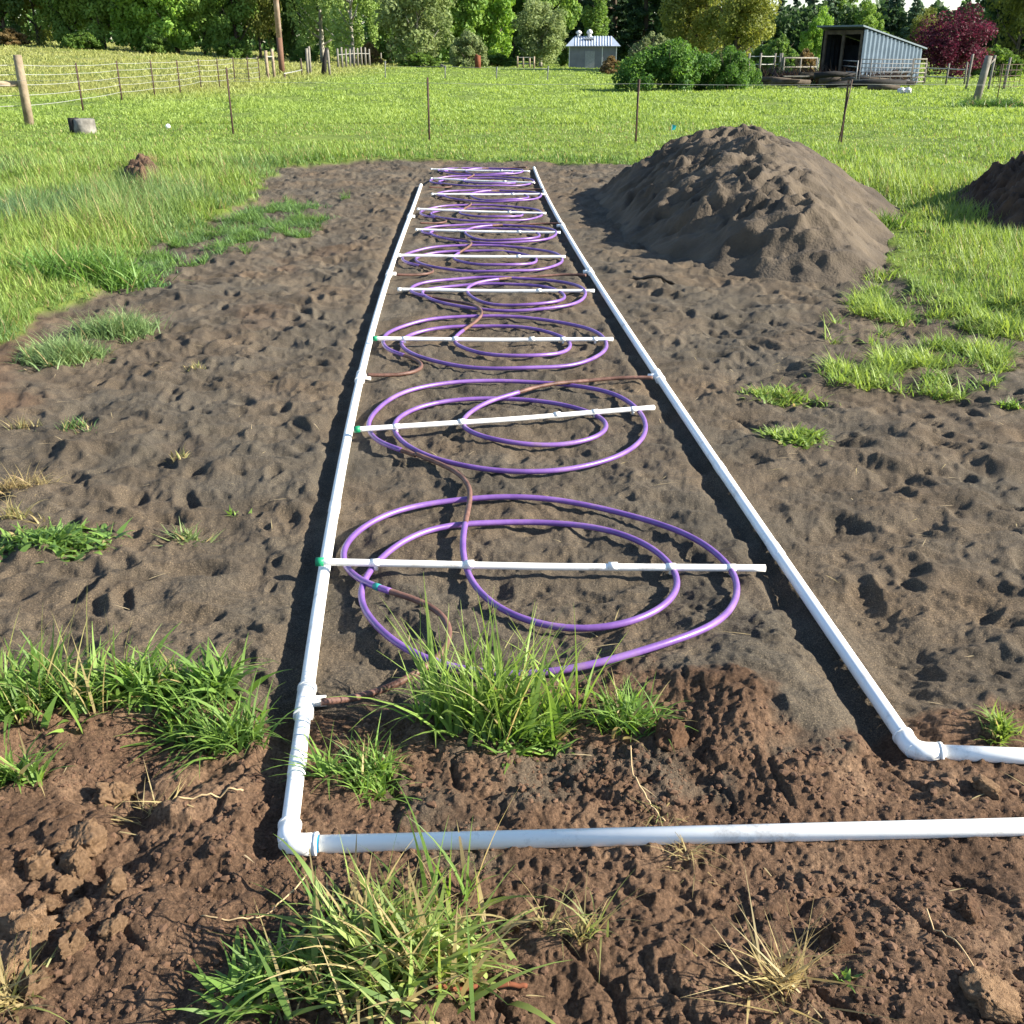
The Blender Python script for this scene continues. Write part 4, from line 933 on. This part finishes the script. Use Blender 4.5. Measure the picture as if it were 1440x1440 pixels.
kind('conifer', 'conifer', 18, 7, 13000, (.022, .050, .022), (.055, .10, .04), .20, var=3)
kind('bluefir', 'conifer', 15, 6, 12000, (.060, .11, .07), (.13, .19, .11), .20, var=2)
kind('poplar', 'poplar', 13, 3.2, 9000, (.08, .15, .03), (.17, .25, .06), .16)
kind('birch', 'weeping', 14, 7, 13000, (.15, .24, .06), (.29, .38, .12), .15, M_barkp)
kind('plum', 'round', 4.6, 4.6, 9000, (.03, .006, .012), (.13, .03, .045), .085, var=1)
kind('bramble', 'bush', 3.2, 7.5, 22000, (.030, .085, .018), (.12, .22, .04), .085, var=2)
kind('bush', 'bush', 3.2, 4.2, 8000, (.060, .13, .025), (.15, .23, .045), .11, var=2)
kind('sagebush', 'bush', 4.2, 5, 9000, (.11, .15, .06), (.22, .26, .11), .11, var=2)
kind('drybush', 'bush', 3.2, 3, 6000, (.14, .10, .04), (.26, .19, .08), .09, var=1)
ti = 0
def tree(px, z_, H_, W_, k, label, zb=None, cat='tree', name='tree', group=None, yaw=None):
    global ti
    H0, W0, vs = KINDS[k]; cm, tm = vs[ti % len(vs)]; ti += 1
    p = PZ(px, z_); h = float(rise(np.array(p[0]), np.array(p[1])))
    root = empty(name, (p[0], p[1], h-.05), label, cat, group, rz=random.random()*6.28)
    root.scale = (W_/W0*(1.18 if px < 800 and H_ > 8 else 1),)*2+(H_/H0,)
    link('crown', cm, root); link('trunk', tm, root)
    return root
TR = [ # px, depth, height, width, kind, label
 (-60, 118, 15, 9, 'leafy', 'leafy tree just outside the left edge'),
 (15, 116, 15, 6, 'dark', 'dark tree with pale stems at the left edge'),
 (60, 118, 14, 6, 'olive', 'thin brownish green tree second from the left edge'),
 (105, 116, 15, 7, 'leafy', 'mid green tree above the first steel fence post'),
 (150, 115, 13, 7, 'leafy', 'rounded green tree above the second steel fence post'),
 (205, 113, 14, 8, 'bright', 'bright green tree in the left part of the wood'),
 (252, 112, 13, 7, 'bright', 'brightest green tree left of the utility pole'),
 (292, 113, 14, 6, 'leafy', 'green tree with a dark gap to its left, left of the pole'),
 (335, 113, 12, 6, 'leafy', 'green tree two crowns left of the utility pole'),
 (368, 114, 14, 5, 'olive', 'brown tinged tree just left of the utility pole'),
 (415, 122, 15, 7, 'dark', 'tree directly behind the utility pole, leaves coloured dark as shade'),  # dark leaf colour stands for shade in the wood here
 (455, 112, 15, 6, 'birch', 'pale stemmed birch right of the utility pole'),
 (497, 108, 14, 6, 'birch', 'hanging pale green birch above the pickets'),
 (548, 116, 15, 6, 'dark', 'dark tree right of the hanging birch'),
 (588, 104, 11, 7, 'sage', 'light sage green tree left of centre'),
 (640, 118, 15, 7, 'leafy', 'green tree behind the rust coloured stump'),
 (690, 120, 13, 6, 'bright', 'pale green tree right of the rust coloured stump'),
 (722, 128, 15, 6, 'dark', 'dark tree at the centre of the wood'),
 (760, 104, 6.4, 6, 'sage', 'round sage green tree left of the grey building'),
 (775, 126, 14, 6, 'leafy', 'green tree behind the round sage one'),
 (812, 132, 17, 7, 'conifer', 'dark conifer behind the grey building, left one'),
 (838, 116, 9, 3.4, 'poplar', 'narrow yellow green poplar above the grey building'),
 (862, 134, 18, 8, 'conifer', 'dark conifer right of the narrow poplar'),
 (905, 130, 17, 8, 'conifer', 'dark conifer above the sage bush'),
 (950, 128, 16, 8, 'dark', 'dark broad tree above the bramble'),
 (975, 88, 9, 7, 'olive', 'loose olive green tree behind the bramble, left one'),
 (1032, 84, 8.5, 6.5, 'olive', 'yellowish olive tree behind the bramble, right one'),
 (1052, 150, 10.5, 4.6, 'bluefir', 'blue green fir left of the gap of sky'),
 (1112, 165, 10.0, 6.0, 'bluefir', 'blue green fir right of the gap of sky'),
 (1133, 160, 11.5, 6, 'bluefir', 'tallest blue green fir left of the shed'),
 (1092, 168, 10.6, 6, 'bluefir', 'slender fir just right of the gap of sky'),
 (1162, 156, 10.8, 7, 'bluefir', 'fir above the left edge of the shed roof'),
 (1235, 158, 10.4, 7, 'conifer', 'dark fir above the middle of the shed wall'),
 (1146, 120, 6.2, 4, 'bright', 'small vivid green tree left of the shed roof'),
 (1180, 158, 11, 7, 'leafy', 'distant green tree behind the shed roof, left one'),
 (1218, 150, 8.8, 6, 'leafy', 'distant green tree behind the shed roof, right one'),
 (1250, 155, 12, 6, 'bluefir', 'distant fir above the low end of the shed'),
 (1278, 150, 9.6, 5.5, 'bluefir', 'distant fir between shed and purple tree'),
 (1296, 140, 7.6, 5, 'olive', 'distant olive tree left of the purple tree'),
 (1392, 78, 12, 5.4, 'conifer', 'tall dark conifer right of the purple tree'),
 (1425, 74, 12, 6, 'olive', 'dark olive tree at the right edge'),
 (1415, 90, 13, 7, 'dark', 'dark tree between the tall conifer and the right edge'),
 (1480, 76, 13, 8, 'dark', 'dark tree just outside the right edge')]
for t in TR: tree(*t)
tree(1335, 62, 4.0, 5.0, 'plum', 'purple leaved plum tree right of the shed')
tree(938, 44, 2.25, 5.4, 'bramble', 'large rounded bramble thicket in the middle of the pasture', cat='bush', name='bramble_bush')
tree(1022, 44, 1.95, 3.4, 'bramble', 'right shoulder of bramble thicket, lower and darker', cat='bush', name='bramble_bush')
for t in [(660, 98, 3.9, 4.6, 'sagebush', 'grey green bush behind the rust coloured stump'), (915, 74, 3.4, 4.2, 'sagebush', 'pale sage bush rising behind the bramble'), (1078, 78, 2.6, 3.4, 'bush', 'yellow green bush right of the bramble'),
          (1095, 74, 3.0, 3.2, 'bush', 'green bush with a yellow top behind the rails'), (1112, 70, 1.8, 2.2, 'bush', 'low green bush behind the pale rail panel'), (1131, 66, 2.0, 1.9, 'drybush', 'tan dry bush left of the shed'),
          (800, 108, 2.6, 2.6, 'bush', 'small green bush at the left corner of the grey building'), (520, 106, 2.6, 3, 'drybush', 'brown shrub under the dark tree by the pickets'), (225, 108, 2.4, 4, 'bush', 'low shrubs at the wood edge under the bright tree'),
          (590, 102, 1.6, 5, 'bush', 'low bushes at the field edge behind the fallen logs'), (700, 106, 1.5, 5, 'bush', 'low bushes at the field edge left of the pen'), (120, 110, 2.2, 5, 'bush', 'low brush at the wood edge on the left'),
          (330, 108, 2.4, 4.5, 'bush', 'low brush at the wood edge near the utility pole'), (430, 108, 1.9, 3.5, 'bush', 'low brush between the utility pole and the birch'), (25, 112, 2.2, 4, 'drybush', 'brown stems at the foot of the leftmost trees'),
          (1395, 66, 2.2, 4, 'bush', 'dark bush behind the slim posts at the right'), (860, 72, 1.5, 2, 'drybush', 'dry weeds at the right corner of the grey building')]:
    tree(*t, cat='bush', name='bush')
# the wood behind, one mass
n = 110000; r = rng
px = r.uniform(-250, 1700, n); z_ = r.uniform(150, 175, n)
top = 15+4*pn(px*.02, px*0, 801)+2.5*pn(px*.07, px*0, 803); gap = (px > 1045) & (px < 1360); top = np.where(gap, 7.4+1.2*pn(px*.05, px*0, 805)*2, top)
x = (px-720)/F*z_; y = z_/cP; zz = top*r.random(n)**1.15
d = r.normal(size=(n, 3)); d /= np.linalg.norm(d, axis=1)[:, None]; a = np.cross(d, r.normal(size=(n, 3))); a /= np.linalg.norm(a, axis=1)[:, None]; b = np.cross(d, a); s = r.uniform(.25, .6, n)[:, None]
p = np.stack([x, y, zz], 1); V = np.stack([p-a*s, p-b*s*.6, p+a*s, p+b*s*.6], 1).reshape(-1, 3)
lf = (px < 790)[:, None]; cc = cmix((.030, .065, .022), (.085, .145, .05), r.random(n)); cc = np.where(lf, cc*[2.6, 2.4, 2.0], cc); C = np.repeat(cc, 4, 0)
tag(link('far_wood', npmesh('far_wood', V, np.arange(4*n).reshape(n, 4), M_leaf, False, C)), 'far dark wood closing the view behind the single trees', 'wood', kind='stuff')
